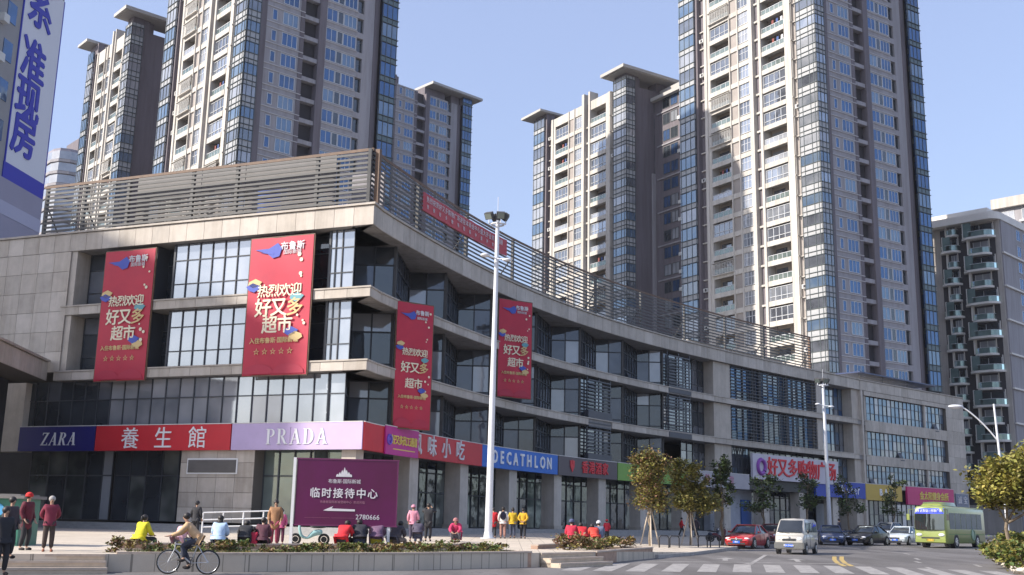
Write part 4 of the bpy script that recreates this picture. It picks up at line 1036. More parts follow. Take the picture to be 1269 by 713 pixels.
far_edge = [(9.3,56),(13.2,66),(19,84),(25,104),(36,119),(50,131),(75,150)]
pav = mat('plaza_paving', (.56,.485,.39), .8, noise=.10, nscale=.6)
nt = pav.node_tree; bsd = nt.nodes['Principled BSDF']; tc = [n for n in nt.nodes if n.type == 'TEX_COORD'][0]
br = nt.nodes.new('ShaderNodeTexBrick'); br.inputs['Scale'].default_value = 1; br.inputs['Brick Width'].default_value = .6; br.inputs['Row Height'].default_value = .6
br.inputs['Mortar Size'].default_value = .012; br.offset = 0; br.inputs['Color1'].default_value = (.9,.9,.9,1); br.inputs['Color2'].default_value = (1,1,1,1); br.inputs['Mortar'].default_value = (.45,.45,.45,1)
nt.links.new(tc.outputs['Object'], br.inputs['Vector']); cr = [n for n in nt.nodes if n.type == 'VALTORGB'][0]
mxn = nt.nodes.new('ShaderNodeMixRGB'); mxn.blend_type = 'MULTIPLY'; mxn.inputs[0].default_value = 1
nt.links.new(cr.outputs[0], mxn.inputs[1]); nt.links.new(br.outputs['Color'], mxn.inputs[2]); nt.links.new(mxn.outputs[0], bsd.inputs['Base Color'])
# plaza deck as a strip mesh that rises with the street
def deck():
    front = []
    pts = KL+far_edge
    for a, b_ in zip(pts, pts[1:]):
        n = max(1, int(Vector((b_[0]-a[0], b_[1]-a[1])).length/4))
        for i in range(n): front.append((a[0]+(b_[0]-a[0])*i/n, a[1]+(b_[1]-a[1])*i/n))
    front.append(pts[-1]); vv = []; ff = []; nr = 10
    for i, (x, y) in enumerate(front):
        t = i/(len(front)-1); bx_ = -70+t*(55+70)+0*x; by_ = 75+t*100
        for j in range(nr+1):
            u = j/nr; X = x+(bx_-x)*u; Y = y+(by_-y)*u; vv.append((X, Y, rz(Y)+lift(X,Y)))
    for i in range(len(front)-1):
        for j in range(nr): k = i*(nr+1)+j; ff.append((k,k+nr+1,k+nr+2,k+1))
    b = MB(); b.add(vv, ff, 0)
    for i in range(len(front)-1):
        (x0,y0), (x1,y1) = front[i], front[i+1]
        b.add([(x0,y0,rz(y0)-.1),(x1,y1,rz(y1)-.1),(x1,y1,rz(y1)+lift(x1,y1)),(x0,y0,rz(y0)+lift(x0,y0))],[(0,1,2,3)],0)
    return structure(b.build('plaza', pav))
deck()
curbm = mat('kerb_granite', (.36,.34,.32), .75, noise=.15, nscale=3); gran = mat('planter_granite', (.40,.26,.185), .6, noise=.2, nscale=5, bump=.1); capm = mat('planter_cap', (.46,.38,.31), .6, noise=.15, nscale=4)
kb = MB()
ks = [KL[-1]]+far_edge
for a, c in zip(ks, ks[1:]):
    a = Vector(a); c = Vector(c); d = (c-a).normalized(); n = Vector((d.y,-d.x)); L = (c-a).length; m_ = int(L/3)+1
    for i in range(m_):
        p = a+d*L*i/m_; q = a+d*(L*(i+1)/m_-.02); z0 = rz(p.y); z1 = rz(q.y); h = .155
        kb.add([(p.x,p.y,z0),(p.x+n.x*.15,p.y+n.y*.15,z0),(p.x+n.x*.15,p.y+n.y*.15,z0+h),(p.x,p.y,z0+h),(q.x,q.y,z1),(q.x+n.x*.15,q.y+n.y*.15,z1),(q.x+n.x*.15,q.y+n.y*.15,z1+h),(q.x,q.y,z1+h)],
               [(0,3,2,1),(4,5,6,7),(0,1,5,4),(1,2,6,5),(2,3,7,6),(3,0,4,7)], 0)
structure(kb.build('kerb', curbm))
soil = mat('soil', (.17,.115,.075), .95, noise=.35, nscale=5, bump=.4)
def planter(label, line, depth, h=.56, open_left=False):
    """granite planter box following a front line"""
    a0 = Vector(line[0]); zb = rz(a0.y); r = thing('planter', label, 'planter', (a0.x,a0.y,zb)); O = Vector((a0.x,a0.y,zb))
    fr = [Vector(p) for p in line]; bk = []
    for i, p in enumerate(fr):
        t = (fr[min(i+1,len(fr)-1)]-fr[max(i-1,0)]).normalized(); n = Vector((-t.y,t.x)); bk.append(p+n*depth)
    ring = fr+bk[::-1]; m = len(ring)
    cx_ = sum((p for p in ring), Vector((0,0)))/m
    for i in range(m):
        p, q = ring[i], ring[(i+1)%m]; L = (q-p).length
        if L < .3: continue
        d = (q-p).normalized(); n = Vector((-d.y,d.x)); k = max(1,int(round(L/1.25)))
        for j in range(k):
            u0 = p+d*(L*j/k+.006); u1 = p+d*(L*(j+1)/k-.006)
            z0, z1 = rz(u0.y), rz(u1.y)
            def blk(o0,o1,za,zb_,nm,mm):
                b = MB(); c = [u0-n*o0*-1, u1-n*o0*-1, u1+n*o1, u0+n*o1]
                zz = [z0,z1,z1,z0]
                b.add([(c[t].x,c[t].y,zz[t]+za) for t in range(4)]+[(c[t].x,c[t].y,zz[t]+zb_) for t in range(4)],
                      [(0,3,2,1),(4,5,6,7),(0,1,5,4),(1,2,6,5),(2,3,7,6),(3,0,4,7)]); b.build(nm, mm, r, O)
            blk(.02,.2,-.08,h-.06,'granite_slab',gran); blk(-.02,.26,h-.058,h,'cap_stone',capm)
    b = MB(); kk = len(fr)
    for i in range(kk-1):
        q = [fr[i]*.93+bk[i]*.07, fr[i+1]*.93+bk[i+1]*.07, bk[i+1]*.93+fr[i+1]*.07, bk[i]*.93+fr[i]*.07]
        b.add([(p.x,p.y,rz(p.y)+h-.07) for p in q],[(0,1,2,3)])
    b.build('soil', soil, r, O); return r
PL1 = [(-11.2,32.3),(-7.86,33.5),(-3.31,36.2),(0.9,39.95)]
planter('long low granite planter holding the purple direction board, beside the left steps', PL1, 2.6)
PL2 = [(3.5,43.25),(4.75,46.5),(6.6,50.5)]
planter('short granite planter at the road corner between the right steps and the bike racks', PL2, 2.4, .5)
def seat_wall(label, line, back, h, w=.34):
    fr = [Vector(p) for p in line]; bk = []
    for i, p in enumerate(fr):
        t = (fr[min(i+1,len(fr)-1)]-fr[max(i-1,0)]).normalized(); bk.append(p+Vector((-t.y,t.x))*back)
    O = Vector((bk[0].x,bk[0].y,rz(bk[0].y))); r = thing('seat_wall', label, 'wall', O)
    for p, q in zip(bk, bk[1:]):
        L = (q-p).length; d = (q-p).normalized(); n = Vector((-d.y,d.x)); k = max(1,int(round(L/1.4)))
        for j in range(k):
            u0 = p+d*(L*j/k+.006); u1 = p+d*(L*(j+1)/k-.006)
            for nm, mm, o0, o1, za, zb_ in (('wall_block',gran,.03,w-.03,.3,h-.05),('cap_stone',capm,0,w,h-.048,h)):
                b = MB(); c = [u0+n*o0,u1+n*o0,u1+n*o1,u0+n*o1]; zz = [rz(u0.y),rz(u1.y),rz(u1.y),rz(u0.y)]
                b.add([(c[t].x,c[t].y,zz[t]+za) for t in range(4)]+[(c[t].x,c[t].y,zz[t]+zb_) for t in range(4)],[(0,3,2,1),(4,5,6,7),(0,1,5,4),(1,2,6,5),(2,3,7,6),(3,0,4,7)]); b.build(nm, mm, r, O)
seat_wall('low stone seat wall along the back of the long planter, people sitting on it', PL1, 2.62, .74)
seat_wall('short stone seat wall behind the corner planter with the red clad group', PL2, 2.42, .68)
stepm = mat('step_stone', (.50,.41,.31), .7, noise=.15, nscale=3)
def steps(label, a, c, n, rise, tread, name='steps'):
    a = Vector(a); c = Vector(c); d = (c-a).normalized(); nn = Vector((-d.y,d.x)); O = Vector((a.x,a.y,rz(a.y)))
    r = thing(name, label, 'steps', O)
    for i in range(n):
        b = MB(); p0 = a+nn*(tread*i-.9); p1 = c+nn*(tread*i-.9); q0 = a+nn*(tread*(n)+1-.9); q1 = c+nn*(tread*n+1-.9)
        b.add([(p0.x,p0.y,rz(p0.y)-.05),(p1.x,p1.y,rz(p1.y)-.05),(q1.x,q1.y,rz(q1.y)-.05),(q0.x,q0.y,rz(q0.y)-.05),(p0.x,p0.y,rz(p0.y)+rise*(i+1)),(p1.x,p1.y,rz(p1.y)+rise*(i+1)),(q1.x,q1.y,rz(q1.y)+rise*(i+1)-.01*i),(q0.x,q0.y,rz(q0.y)+rise*(i+1)-.01*i)],
              [(0,3,2,1),(4,5,6,7),(0,1,5,4),(1,2,6,5),(2,3,7,6),(3,0,4,7)]); b.build('step', stepm, r, O)
        e0 = p0-nn*.02; e1 = p1-nn*.02; g0 = p0+nn*.05; g1 = p1+nn*.05; z = rise*(i+1)
        b = MB(); b.add([(e0.x,e0.y,rz(e0.y)+z-.05),(e1.x,e1.y,rz(e1.y)+z-.05),(g1.x,g1.y,rz(g1.y)+z-.05),(g0.x,g0.y,rz(g0.y)+z-.05),(e0.x,e0.y,rz(e0.y)+z+.012),(e1.x,e1.y,rz(e1.y)+z+.012),(g1.x,g1.y,rz(g1.y)+z+.012),(g0.x,g0.y,rz(g0.y)+z+.012)],
              [(0,3,2,1),(4,5,6,7),(0,1,5,4),(1,2,6,5),(2,3,7,6),(3,0,4,7)]); b.build('step_nosing', capm, r, O)
steps('wide stone steps at the left edge, where two dark clad men stand', (-20,28.0),(-11.45,32.05),3,.16,.45)
steps('three short stone steps between the two granite planters', (1.2,40.25),(3.3,42.95),3,.16,.42)

# ------------------------------------------------------------------ road markings
wpaint = mat('road_paint_white', (.38,.36,.34), .85, c2=(.20,.19,.185), nscale=3.5); ypaint = mat('road_paint_yellow', (.52,.36,.10), .7, c2=(.36,.27,.12), nscale=6)
def mark(name, pts, m=wpaint, h=.006):
    b = MB(); b.add([(p[0],p[1],rz(p[1])+h) for p in pts], [tuple(range(len(pts)))])
    a = sum(pts[i][0]*pts[(i+1)%len(pts)][1]-pts[(i+1)%len(pts)][0]*pts[i][1] for i in range(len(pts)))
    if a < 0: b.f[0] = b.f[0][::-1]
    return structure(b.build(name, m))
def gq(*px): return [(gp(x,y).x, gp(x,y).y) for x, y in px]
st = [(730,698,757,707,20),(795,699,826,708.5,22)]
top = [(738,698),(771,698.5),(806,699),(844,699.3),(882,699.7),(920,700),(956,700.5),(993,701),(1030,701.5),(1068,702.5),(1107,703.5),(1146,705),(1185,706.5),(1224,708)]
for i, (x, y) in enumerate(top):
    P = gp(x, y); ax = Vector((math.sin(math.radians(12)), math.cos(math.radians(12)))); sd = Vector((ax.y,-ax.x))
    p = Vector((P.x,P.y)); w = .33
    mark('crossing_stripe', [tuple(p-sd*w),tuple(p+sd*w),tuple(p+sd*w-ax*6.5),tuple(p-sd*w-ax*6.5)])
a = gp(800,695.5); c = gp(1062,699)
mark('stop_line', [(a.x,a.y),(c.x,c.y),(c.x+.05,c.y-.35),(a.x+.05,a.y-.35)])
for (x0,y0,x1,y1,w) in ((949,688,929,700,.1),(932,698,922,699.5,.1)):
    a, c = gp(x0,y0), gp(x1,y1); mark('lane_line', [(a.x-w,a.y),(a.x+w,a.y),(c.x+w,c.y),(c.x-w,c.y)])
for off_ in (0, 9):
    pp = [(1034+off_,690),(1034+off_,694),(1038+off_,698),(1047+off_,702)]
    for (x0,y0),(x1,y1) in zip(pp, pp[1:]):
        a, c = gp(x0,y0), gp(x1,y1); mark('yellow_line', [(a.x-.11,a.y),(a.x+.11,a.y),(c.x+.11,c.y),(c.x-.11,c.y)], ypaint)
for (x, y) in ((899,693),(987,694.5)):
    P = gp(x,y); ax = Vector((.2,.98)); sd = Vector((ax.y,-ax.x)); p = Vector((P.x,P.y))
    q = [p-sd*.12-ax*2.0, p+sd*.12-ax*2.0, p+sd*.12+ax*.2, p+sd*.45+ax*.2, p+ax*1.8, p-sd*.45+ax*.2, p-sd*.12+ax*.2]
    mark('lane_arrow', [tuple(v) for v in q])
for (x0,y0,x1,y1) in ((1134,692,1139,694),(1134,696,1141,698),(1148,703,1156,706),(1208,700,1216,703),(1120,686,1128,687.5)):
    a, c = gp(x0,y0), gp(x1,y1); mark('lane_dash', [(a.x-.1,a.y),(a.x+.1,a.y),(c.x+.1,c.y),(c.x-.1,c.y)])

# ------------------------------------------------------------------ vegetation
def leafmat(n, c, c2): 
    m = mat(n, c, .6, c2=c2, nscale=1.7); b = m.node_tree.nodes['Principled BSDF']
    b.inputs['Subsurface Weight'].default_value = 0; return m
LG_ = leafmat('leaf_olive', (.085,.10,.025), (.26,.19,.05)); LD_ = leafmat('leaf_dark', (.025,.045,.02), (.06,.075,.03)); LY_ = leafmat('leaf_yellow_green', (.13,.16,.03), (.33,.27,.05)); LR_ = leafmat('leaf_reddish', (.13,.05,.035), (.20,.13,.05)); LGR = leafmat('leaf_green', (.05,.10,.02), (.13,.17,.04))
bark = mat('bark', (.20,.155,.11), .9, noise=.3, nscale=8, bump=.5); stake = mat('stake_wood', (.50,.42,.33), .8, noise=.15, nscale=5)
def leaves(clumps, n, size, rr, mis=1):
    """n folded leaves spread through the clump volumes [(centre, radii)], denser near each shell"""
    b = MB(); tot = sum(c[1][0]*c[1][1]*c[1][2] for c in clumps)**1.0
    for c, rad in clumps:
        k = int(n*(rad[0]*rad[1]*rad[2])/tot)
        subs = []
        for _ in range(max(5, k//55)):
            v = Vector((rr.gauss(0,1),rr.gauss(0,1),rr.gauss(0,1))).normalized()*rr.uniform(.45,1.0)
            subs.append(v)
        for i in range(k):
            s_ = rr.choice(subs); v = s_+Vector((rr.gauss(0,.17),rr.gauss(0,.17),rr.gauss(0,.15)))
            p = Vector((c[0]+v.x*rad[0], c[1]+v.y*rad[1], c[2]+v.z*rad[2]))
            L = size*rr.uniform(.6,1.3); w = L*.42
            q = Matrix.Rotation(rr.uniform(0,2*PI),4,'Z') @ Matrix.Rotation(rr.uniform(-1.1,.5),4,'Y') @ Matrix.Rotation(rr.uniform(-.6,.6),4,'X')
            pts = [(0,0,0),(L*.5,w,.12*L),(L,0,0),(L*.5,-w,.12*L)]
            b.add([p+(q @ Vector(t)) for t in pts], [(0,1,2),(0,2,3)], rr.randrange(mis))
    return b
def limb(b, p, q, r0, r1, rr, seg=4):
    p = Vector(p); q = Vector(q); last = p
    for i in range(1,seg+1):
        t = i/seg; c = p.lerp(q,t)+Vector((rr.uniform(-1,1),rr.uniform(-1,1),0))*(r0*.9 if i < seg else 0)
        b.tube(last, c, r0+(r1-r0)*(i-1)/seg, 7, r0+(r1-r0)*t); last = c
def tree(label, P, clumps, n, size, mats, trunk_h, r0=.09, stakes=True, seed=1, group=None, name='tree', lean=(0,0)):
    rr = random.Random(seed); r = thing(name, label, 'tree', P, 0, group)
    b = MB(); limb(b, (0,0,-.05), (lean[0],lean[1],trunk_h), r0, r0*.65, rr, 5)
    for c, rad in clumps:
        limb(b, (lean[0],lean[1],trunk_h*.92), (c[0],c[1],c[2]), r0*.55, r0*.2, rr, 4)
        for _ in range(5):
            v = Vector((rr.gauss(0,1),rr.gauss(0,1),rr.gauss(0,1))).normalized()*.75
            limb(b, (c[0]*.8,c[1]*.8,c[2]-rad[2]*.5), (c[0]+v.x*rad[0],c[1]+v.y*rad[1],c[2]+v.z*rad[2]), r0*.25, r0*.08, rr, 2)
    b.build('trunk', bark, r)
    leaves(clumps, n, size, rr, len(mats)).build('crown', mats, r)
    if stakes:
        for k in range(3):
            a = 2*PI*k/3+.5; b = MB(); b.tube((.62*math.cos(a),.62*math.sin(a),0),(.06*math.cos(a),.06*math.sin(a),2.1),.04,6); b.build('support_stake', stake, r)
    return r
def shrub(label, P, rx, ry, h, n, mats, seed, group='shrubs in the long planter', size=.13, name='shrub'):
    rr = random.Random(seed); r = thing(name, label, 'shrub', P, 0, group)
    b = MB()
    for i in range(9):
        a = rr.uniform(0,2*PI); q = rr.uniform(.3,.95); b.tube((0,0,-.03),(rx*q*math.cos(a),ry*q*math.sin(a),h*rr.uniform(.6,1.05)),.012,4,.005)
    b.build('stem', bark, r)
    leaves([((0,0,h*.45),(rx,ry,h*.62)),((rx*.35,0,h*.6),(rx*.5,ry*.6,h*.5)),((-rx*.4,.1,h*.5),(rx*.5,ry*.6,h*.45))], n, size, rr, len(mats)).build('foliage', mats, r)
    return r
P = G(806,677); tree('staked olive green street tree with a double crown, left of its twin', P, [((0,0,2.6),(1.1,1.0,.95)),((.05,.1,4.35),(1.25,1.1,1.15)),((-.5,0,3.4),(.5,.5,.4))], 6500, .16, [LG_,LG_,LY_,LR_], 1.75, seed=3, group='staked trees by the road corner')
P = G(856,676); tree('staked yellow green street tree with a lopsided layered crown, right of its twin', P, [((.25,0,2.7),(1.5,1.2,.85)),((-.3,.1,4.35),(1.15,1.0,.85)),((.6,.2,3.7),(.8,.8,.6)),((-.9,0,3.4),(.5,.5,.4))], 7000, .17, [LG_,LY_,LG_], 1.8, seed=5, group='staked trees by the road corner')
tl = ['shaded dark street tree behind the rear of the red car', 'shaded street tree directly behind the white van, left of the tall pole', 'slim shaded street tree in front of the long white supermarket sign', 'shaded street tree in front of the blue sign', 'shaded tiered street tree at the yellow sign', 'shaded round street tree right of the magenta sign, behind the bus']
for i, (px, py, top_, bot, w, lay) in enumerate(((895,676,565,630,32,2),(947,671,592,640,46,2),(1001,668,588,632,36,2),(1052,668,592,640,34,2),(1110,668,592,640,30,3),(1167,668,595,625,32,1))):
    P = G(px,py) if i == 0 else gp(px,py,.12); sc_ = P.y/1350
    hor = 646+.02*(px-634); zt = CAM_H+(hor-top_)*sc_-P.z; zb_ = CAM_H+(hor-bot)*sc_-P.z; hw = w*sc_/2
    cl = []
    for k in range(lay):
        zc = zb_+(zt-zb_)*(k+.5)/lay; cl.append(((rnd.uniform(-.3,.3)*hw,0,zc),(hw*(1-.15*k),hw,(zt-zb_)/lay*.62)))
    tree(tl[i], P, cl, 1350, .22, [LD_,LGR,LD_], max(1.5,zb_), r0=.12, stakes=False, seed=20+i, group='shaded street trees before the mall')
P = gp(1252,701,.12)
tree('large leafy yellow green tree at the right edge above the kerb shrubs', P, [((.2,.0,3.4),(1.35,1.4,1.2)),((1.2,.3,3.9),(1.3,1.3,1.2)),((-.45,.2,2.9),(.7,.8,.65)),((1.8,-.5,2.8),(1.2,1.2,1.0))], 15000, .19, [LG_,LY_,LY_], 1.9, r0=.11, stakes=False, seed=11)
# shrubs in the planters
def on_planter(line, t, back, h=.5):
    fr = [Vector(p) for p in line]; Ls = [(b_-a).length for a, b_ in zip(fr,fr[1:])]; d = t*sum(Ls)
    for (a, b_), L in zip(zip(fr,fr[1:]),Ls):
        if d <= L: break
        d -= L
    tt = (b_-a).normalized(); p = a+tt*min(d,L)+Vector((-tt.y,tt.x))*back; return Vector((p.x,p.y,rz(p.y)+h))
words = ['first low shrub at the left end of the long planter, reddish and twiggy','spreading green shrub in the long planter behind the cyclist front wheel','low green shrub in the long planter in front of the cyclist','bushy shrub in the long planter right behind the cyclist','low olive shrub in the long planter, right of the light blue jacket','sparse shrub in the long planter before the standing woman','thin low shrub at the left post of the purple board','low green shrub under the left half of the purple board','green shrub under the middle of the purple board','dense green shrub under the right half of the purple board','brownish shrub at the right post of the purple board','tall green shrub just right of the purple board','leafy shrub in the long planter below the red crouching person','wide green shrub in the long planter left of the tall pole','green shrub in the long planter at the foot of the tall pole','last low shrub at the right end of the long planter']
for i, w_ in enumerate(words):
    t = .02+.93*i/(len(words)-1); hh = [.5,.42,.4,.42,.38,.3,.22,.3,.36,.36,.3,.42,.42,.4,.42,.3][i]
    shrub(w_, on_planter(PL1,t,1.2+.3*math.sin(i*2.1)), .62, .6, hh*.85, 480, [[LR_,LG_],[LGR,LG_],[LGR,LG_,LR_]][0 if i in (0,10) else 1+i%2], 40+i, size=.11)
for i, w_ in enumerate(['reddish upright shrub at the left end of the corner planter','green and red shrub in the middle of the corner planter','pale dry grassy shrub in the corner planter','olive shrub at the right end of the corner planter']):
    shrub(w_, on_planter(PL2,.08+.27*i,1.2), .85, .7, .58-.06*i, 700, [[LR_,LR_,LG_],[LGR,LR_],[LY_,LG_],[LG_,LR_]][i], 70+i, 'shrubs in the corner planter', .13)
rr = random.Random(5); gc = MB()
for i in range(3800):
    q = on_planter(PL1, rr.uniform(.01,.99), rr.uniform(.3,2.4), .49); L = rr.uniform(.06,.16); a = rr.uniform(0,2*PI)
    gc.add([q, q+Vector((.02*math.cos(a),.02*math.sin(a),0)), q+Vector((L*.5*math.cos(a+1),L*.5*math.sin(a+1),L))], [(0,1,2)], rr.randrange(2))
g = gc.build('ground_cover', [LGR,LG_]); g['kind'] = 'stuff'; tag(g, 'short weedy ground cover on the soil of the long planter', 'ground cover')
# verge at the right edge: rocks and shrubs
vg = [(gp(1228,688).x,gp(1228,688).y),(gp(1236,697).x,gp(1236,697).y),(gp(1262,712).x,gp(1262,712).y),(26,40),(40,40),(40,75),(31,72)]
b = MB(); b.prism(vg, .0, .42); v = b.build('verge', soil); structure(v)
rock = mat('kerb_rock', (.48,.43,.36), .85, noise=.2, nscale=4, bump=.5)
rlab = ['rough pale kerb rock at the far tip of the right verge','rough kerb rock second from the far tip of the right verge','long pale kerb rock in the middle of the right verge','flat kerb rock below the right edge tree','broad pale kerb rock nearest the bottom right corner','small kerb rock between two larger ones near the bottom right corner']
for i, (x, y) in enumerate(((1234,693),(1240,697),(1246,700),(1253,704),(1262,708),(1268,712))):
    Pq = gp(x,y); bmr = bmesh.new(); bmesh.ops.create_icosphere(bmr, subdivisions=2, radius=1); r3 = random.Random(i)
    for vv_ in bmr.verts: vv_.co *= 1+r3.uniform(-.16,.16); vv_.co.x *= .34+.08*(i%2); vv_.co.y *= .42; vv_.co.z *= .22
    me = bpy.data.meshes.new('kerb_rock'); bmr.to_mesh(me); bmr.free(); me.materials.append(rock)
    o = bpy.data.objects.new('kerb_rock', me); COL.objects.link(o); o.location = (Pq.x+.1,Pq.y+.1,Pq.z+.12); o.rotation_euler[2] = .5*i
    tag(o, rlab[i], 'rock', 'rocks edging the right verge')
sl = ['pale green shrub at the far tip of the right verge','bushy green shrub behind the rocks below the right edge tree','tall leafy shrub at the trunk of the right edge tree','dense shrub at the right edge of the photo, lowest and nearest','light green shrub between the lamp post and the right edge tree']
for i, (x, y, s_) in enumerate(((1232,689,.8),(1246,693,1.0),(1256,692,1.2),(1268,702,1.1),(1250,684,1.3))):
    Pq = gp(x,y,.4); shrub(sl[i], Pq, .75*s_, .7*s_, .72*s_, 1000, [LGR,LY_,LG_], 90+i, 'shrubs on the right verge', .17)

# ------------------------------------------------------------------ poles, lamps, board
pole_w = mat('pole_white', (.66,.67,.70), .35, noise=.05, nscale=1.2); lamp_g = mat('lamp_glass', (.16,.19,.17), .15, spec=.8)
def mast(label, P, h, r0, r1, lean, sc_=.66):
    r = thing('floodlight_mast', label, 'light pole', P, 0)
    b = MB(); b.tube((0,0,0),(lean,0,h),r0,14,r1); b.build('pole', pole_w, r)
    b = MB(); b.tube((0,0,0),(0,0,.04),r0*2.1,12); b.tube((0,0,.04),(0,0,.35),r0*1.25,12,r0*1.05); b.build('base_plate', pole_w, r)
    b = MB(); b.ring((lean,0,h-.25),(0,0,1),.55*sc_,.05,18,5); b.tube((lean-.75*sc_,0,h-.2),(lean+.75*sc_,0,h-.2),.05,6); b.tube((lean,-.55,h-.2),(lean,.55,h-.2),.04,6); b.tube((lean,0,h),(lean,0,h+1.4),.018,5); b.build('lamp_frame', pole_w, r)
    for k, (dx, dy, a) in enumerate(((-.75,-.1,-.5),(.25,-.3,.1),(-.1,.5,2.6),(.7,.3,1.6))):
        Mx = Matrix.Translation((lean+dx*sc_,dy*sc_,h+.25)) @ Matrix.Rotation(a,4,'Z') @ Matrix.Rotation(.55,4,'X')
        b = MB(); b.box(-.36*sc_,.36*sc_,-.12,.14,-.3*sc_,.3*sc_,0,Mx)
        for q in range(4): b.box(-.3*sc_+q*.18*sc_,-.27*sc_+q*.18*sc_,.14,.22,-.25*sc_,.25*sc_,0,Mx)
        fl = b.build('floodlight', M['rail'], r); b = MB(); b.box(-.3*sc_,.3*sc_,-.15,-.121,-.24*sc_,.24*sc_,0,Mx); b.build('floodlight_glass', lamp_g, fl)
        b = MB(); b.tube((lean+dx*sc_,dy*sc_,h-.2),(lean+dx*sc_,dy*sc_,h+.1),.03,5); b.build('bracket', pole_w, fl)
    b = MB(); b.tube((lean,-.1,h-2.3),(lean-1.0*sc_,-.5,h-2.2),.04,6); b.tube((lean,-.1,h-2.3),(lean+.9*sc_,-.3,h-2.35),.04,6)
    b.ball((lean-1.0*sc_,-.5,h-2.2),.28,.28,.12); b.ball((lean+.9*sc_,-.3,h-2.4),.3,.2,.1); b.build('side_arm', pole_w, r)
    return r
P = G(605,667.5); hor = 645.5
mast('tall white floodlight mast standing on the plaza before the curved front', P, CAM_H+(hor-281)*P.y/1350-P.z+.6, .21, .11, .12)
P3 = Vector((.2895*110,110,rz(110)+.1)); mast('distant white floodlight mast before the far right part of the mall', P3, 15.3, .22, .13, -.1, .75)
P = gp(1253,690,.0); r = thing('street_lamp', 'white curved arm street lamp rising behind the right edge tree', 'street lamp', P)
def topz(py): return CAM_H+(658-py)*P.y/1350-P.z
b = MB(); b.tube((0,0,0),(-.35,0,topz(512)+.4),.09,10,.055); b.build('pole', pole_w, r)
b = MB(); z0 = topz(548); z1 = topz(508); pts = [(-.3-2.0*math.sin(t*PI/2*.95), 0, z0+(z1-z0)*(1-(1-t)**2.2)) for t in [i/8 for i in range(9)]]; b.path(pts, .045, 7); b.build('arm', pole_w, r)
b = MB(); e = pts[-1]; b.ball((e[0]-.3,0,e[2]+.02),.46,.16,.11,10,6); b.build('lamp_head', pole_w, r)
b = MB(); b.ball((e[0]-.32,0,e[2]-.04),.3,.11,.09,10,6); b.build('lamp_glass', M['white'], r)

A = on_planter(PL1, .46, 1.15, .5); A = gp(359.5,679,.55); B = gp(498,678,.55); B.y = A.y+.35
Z0 = CAM_H-(648.5-640.6)*A.y/1350; Z1 = CAM_H+(640.6-571)*A.y/1350
pb = thing('direction_board', 'purple billboard on two white posts reading 临时接待中心 with an arrow pointing left', 'billboard', A)
purple = mat('board_purple', (.075,.004,.035), .4, c2=(.11,.005,.07), nscale=.35)
d = Vector((B.x-A.x, B.y-A.y)); L = d.length; ang = math.atan2(d.y,d.x); Mx = Matrix.Translation(A) @ Matrix.Rotation(ang,4,'Z')
b = MB(); b.box(.08,L-.0,-.06,.06,Z0-A.z,Z1-A.z,0,Mx); b.build('board_panel', purple, pb, A)
b = MB(); b.box(-.06,L+.08,-.075,.075,Z1-A.z,Z1-A.z+.05,0,Mx); b.box(-.0,L+.08,-.07,.07,Z0-A.z-.05,Z0-A.z,0,Mx); b.box(L,L+.05,-.07,.07,Z0-A.z,Z1-A.z,0,Mx); b.build('frame', flat('frame_purple',(.13,.02,.08)), pb, A)
for x, z in ((0,Z1-A.z+.06),(L-.22,Z0-A.z-.0)):
    b = MB(); b.box(x-.05,x+.05,-.05 if x else -.08,.09,-.1,z,0,Mx); b.build('post', M['white'], pb, A)
Av = Vector((A.x,A.y)); hB = Z1-Z0
def pt(me, fx, fz, m=LP, nm='letter'):
    return put(me, m, pb, Av, d, L*fx, Z0+hB*fz, .065, nm, A)
for i, ch in enumerate('临时接待中心'): pt(text_mesh(ch, .36*hB/2.2, .006, bold=.006), .21+.112*i, .475)
pt(text_mesh('布鲁斯·国际新城',.16,.004,space=.95), .49, .665, nm='lettering'); pt(text_mesh('布鲁斯国际新城营销中心  欢迎光临',.10,.004), .48, .345, flat('faint_pink',(.38,.16,.24)), 'lettering')
pt(text_mesh('2780666',.24,.005), .73, .12, nm='lettering'); pt(text_mesh('———————————  ——————————',.08,.004), .36, .105, flat('faint_pink_b',(.38,.16,.24)), 'lettering')
b = MB(); b.prism([(-.62,-.02),(-.28,.13),(-.33,.05),(.48,.035),(.48,-.035),(-.45,-.035)],0,.01); pt(b.mesh('arrow', LP), .47, .225, nm='arrow')
b = MB()
for (x,h_,w_) in ((-.22,.10,.05),(-.14,.16,.05),(-.06,.24,.045),(.02,.34,.05),(.09,.25,.045),(.17,.17,.05),(.24,.10,.05)): b.prism([(x-w_,0),(x+w_,0),(x+w_*.8,h_*.6),(x,h_),(x-w_*.8,h_*.6)],0,.008)
pt(b.mesh('emblem', LP), .48, .74, nm='emblem')
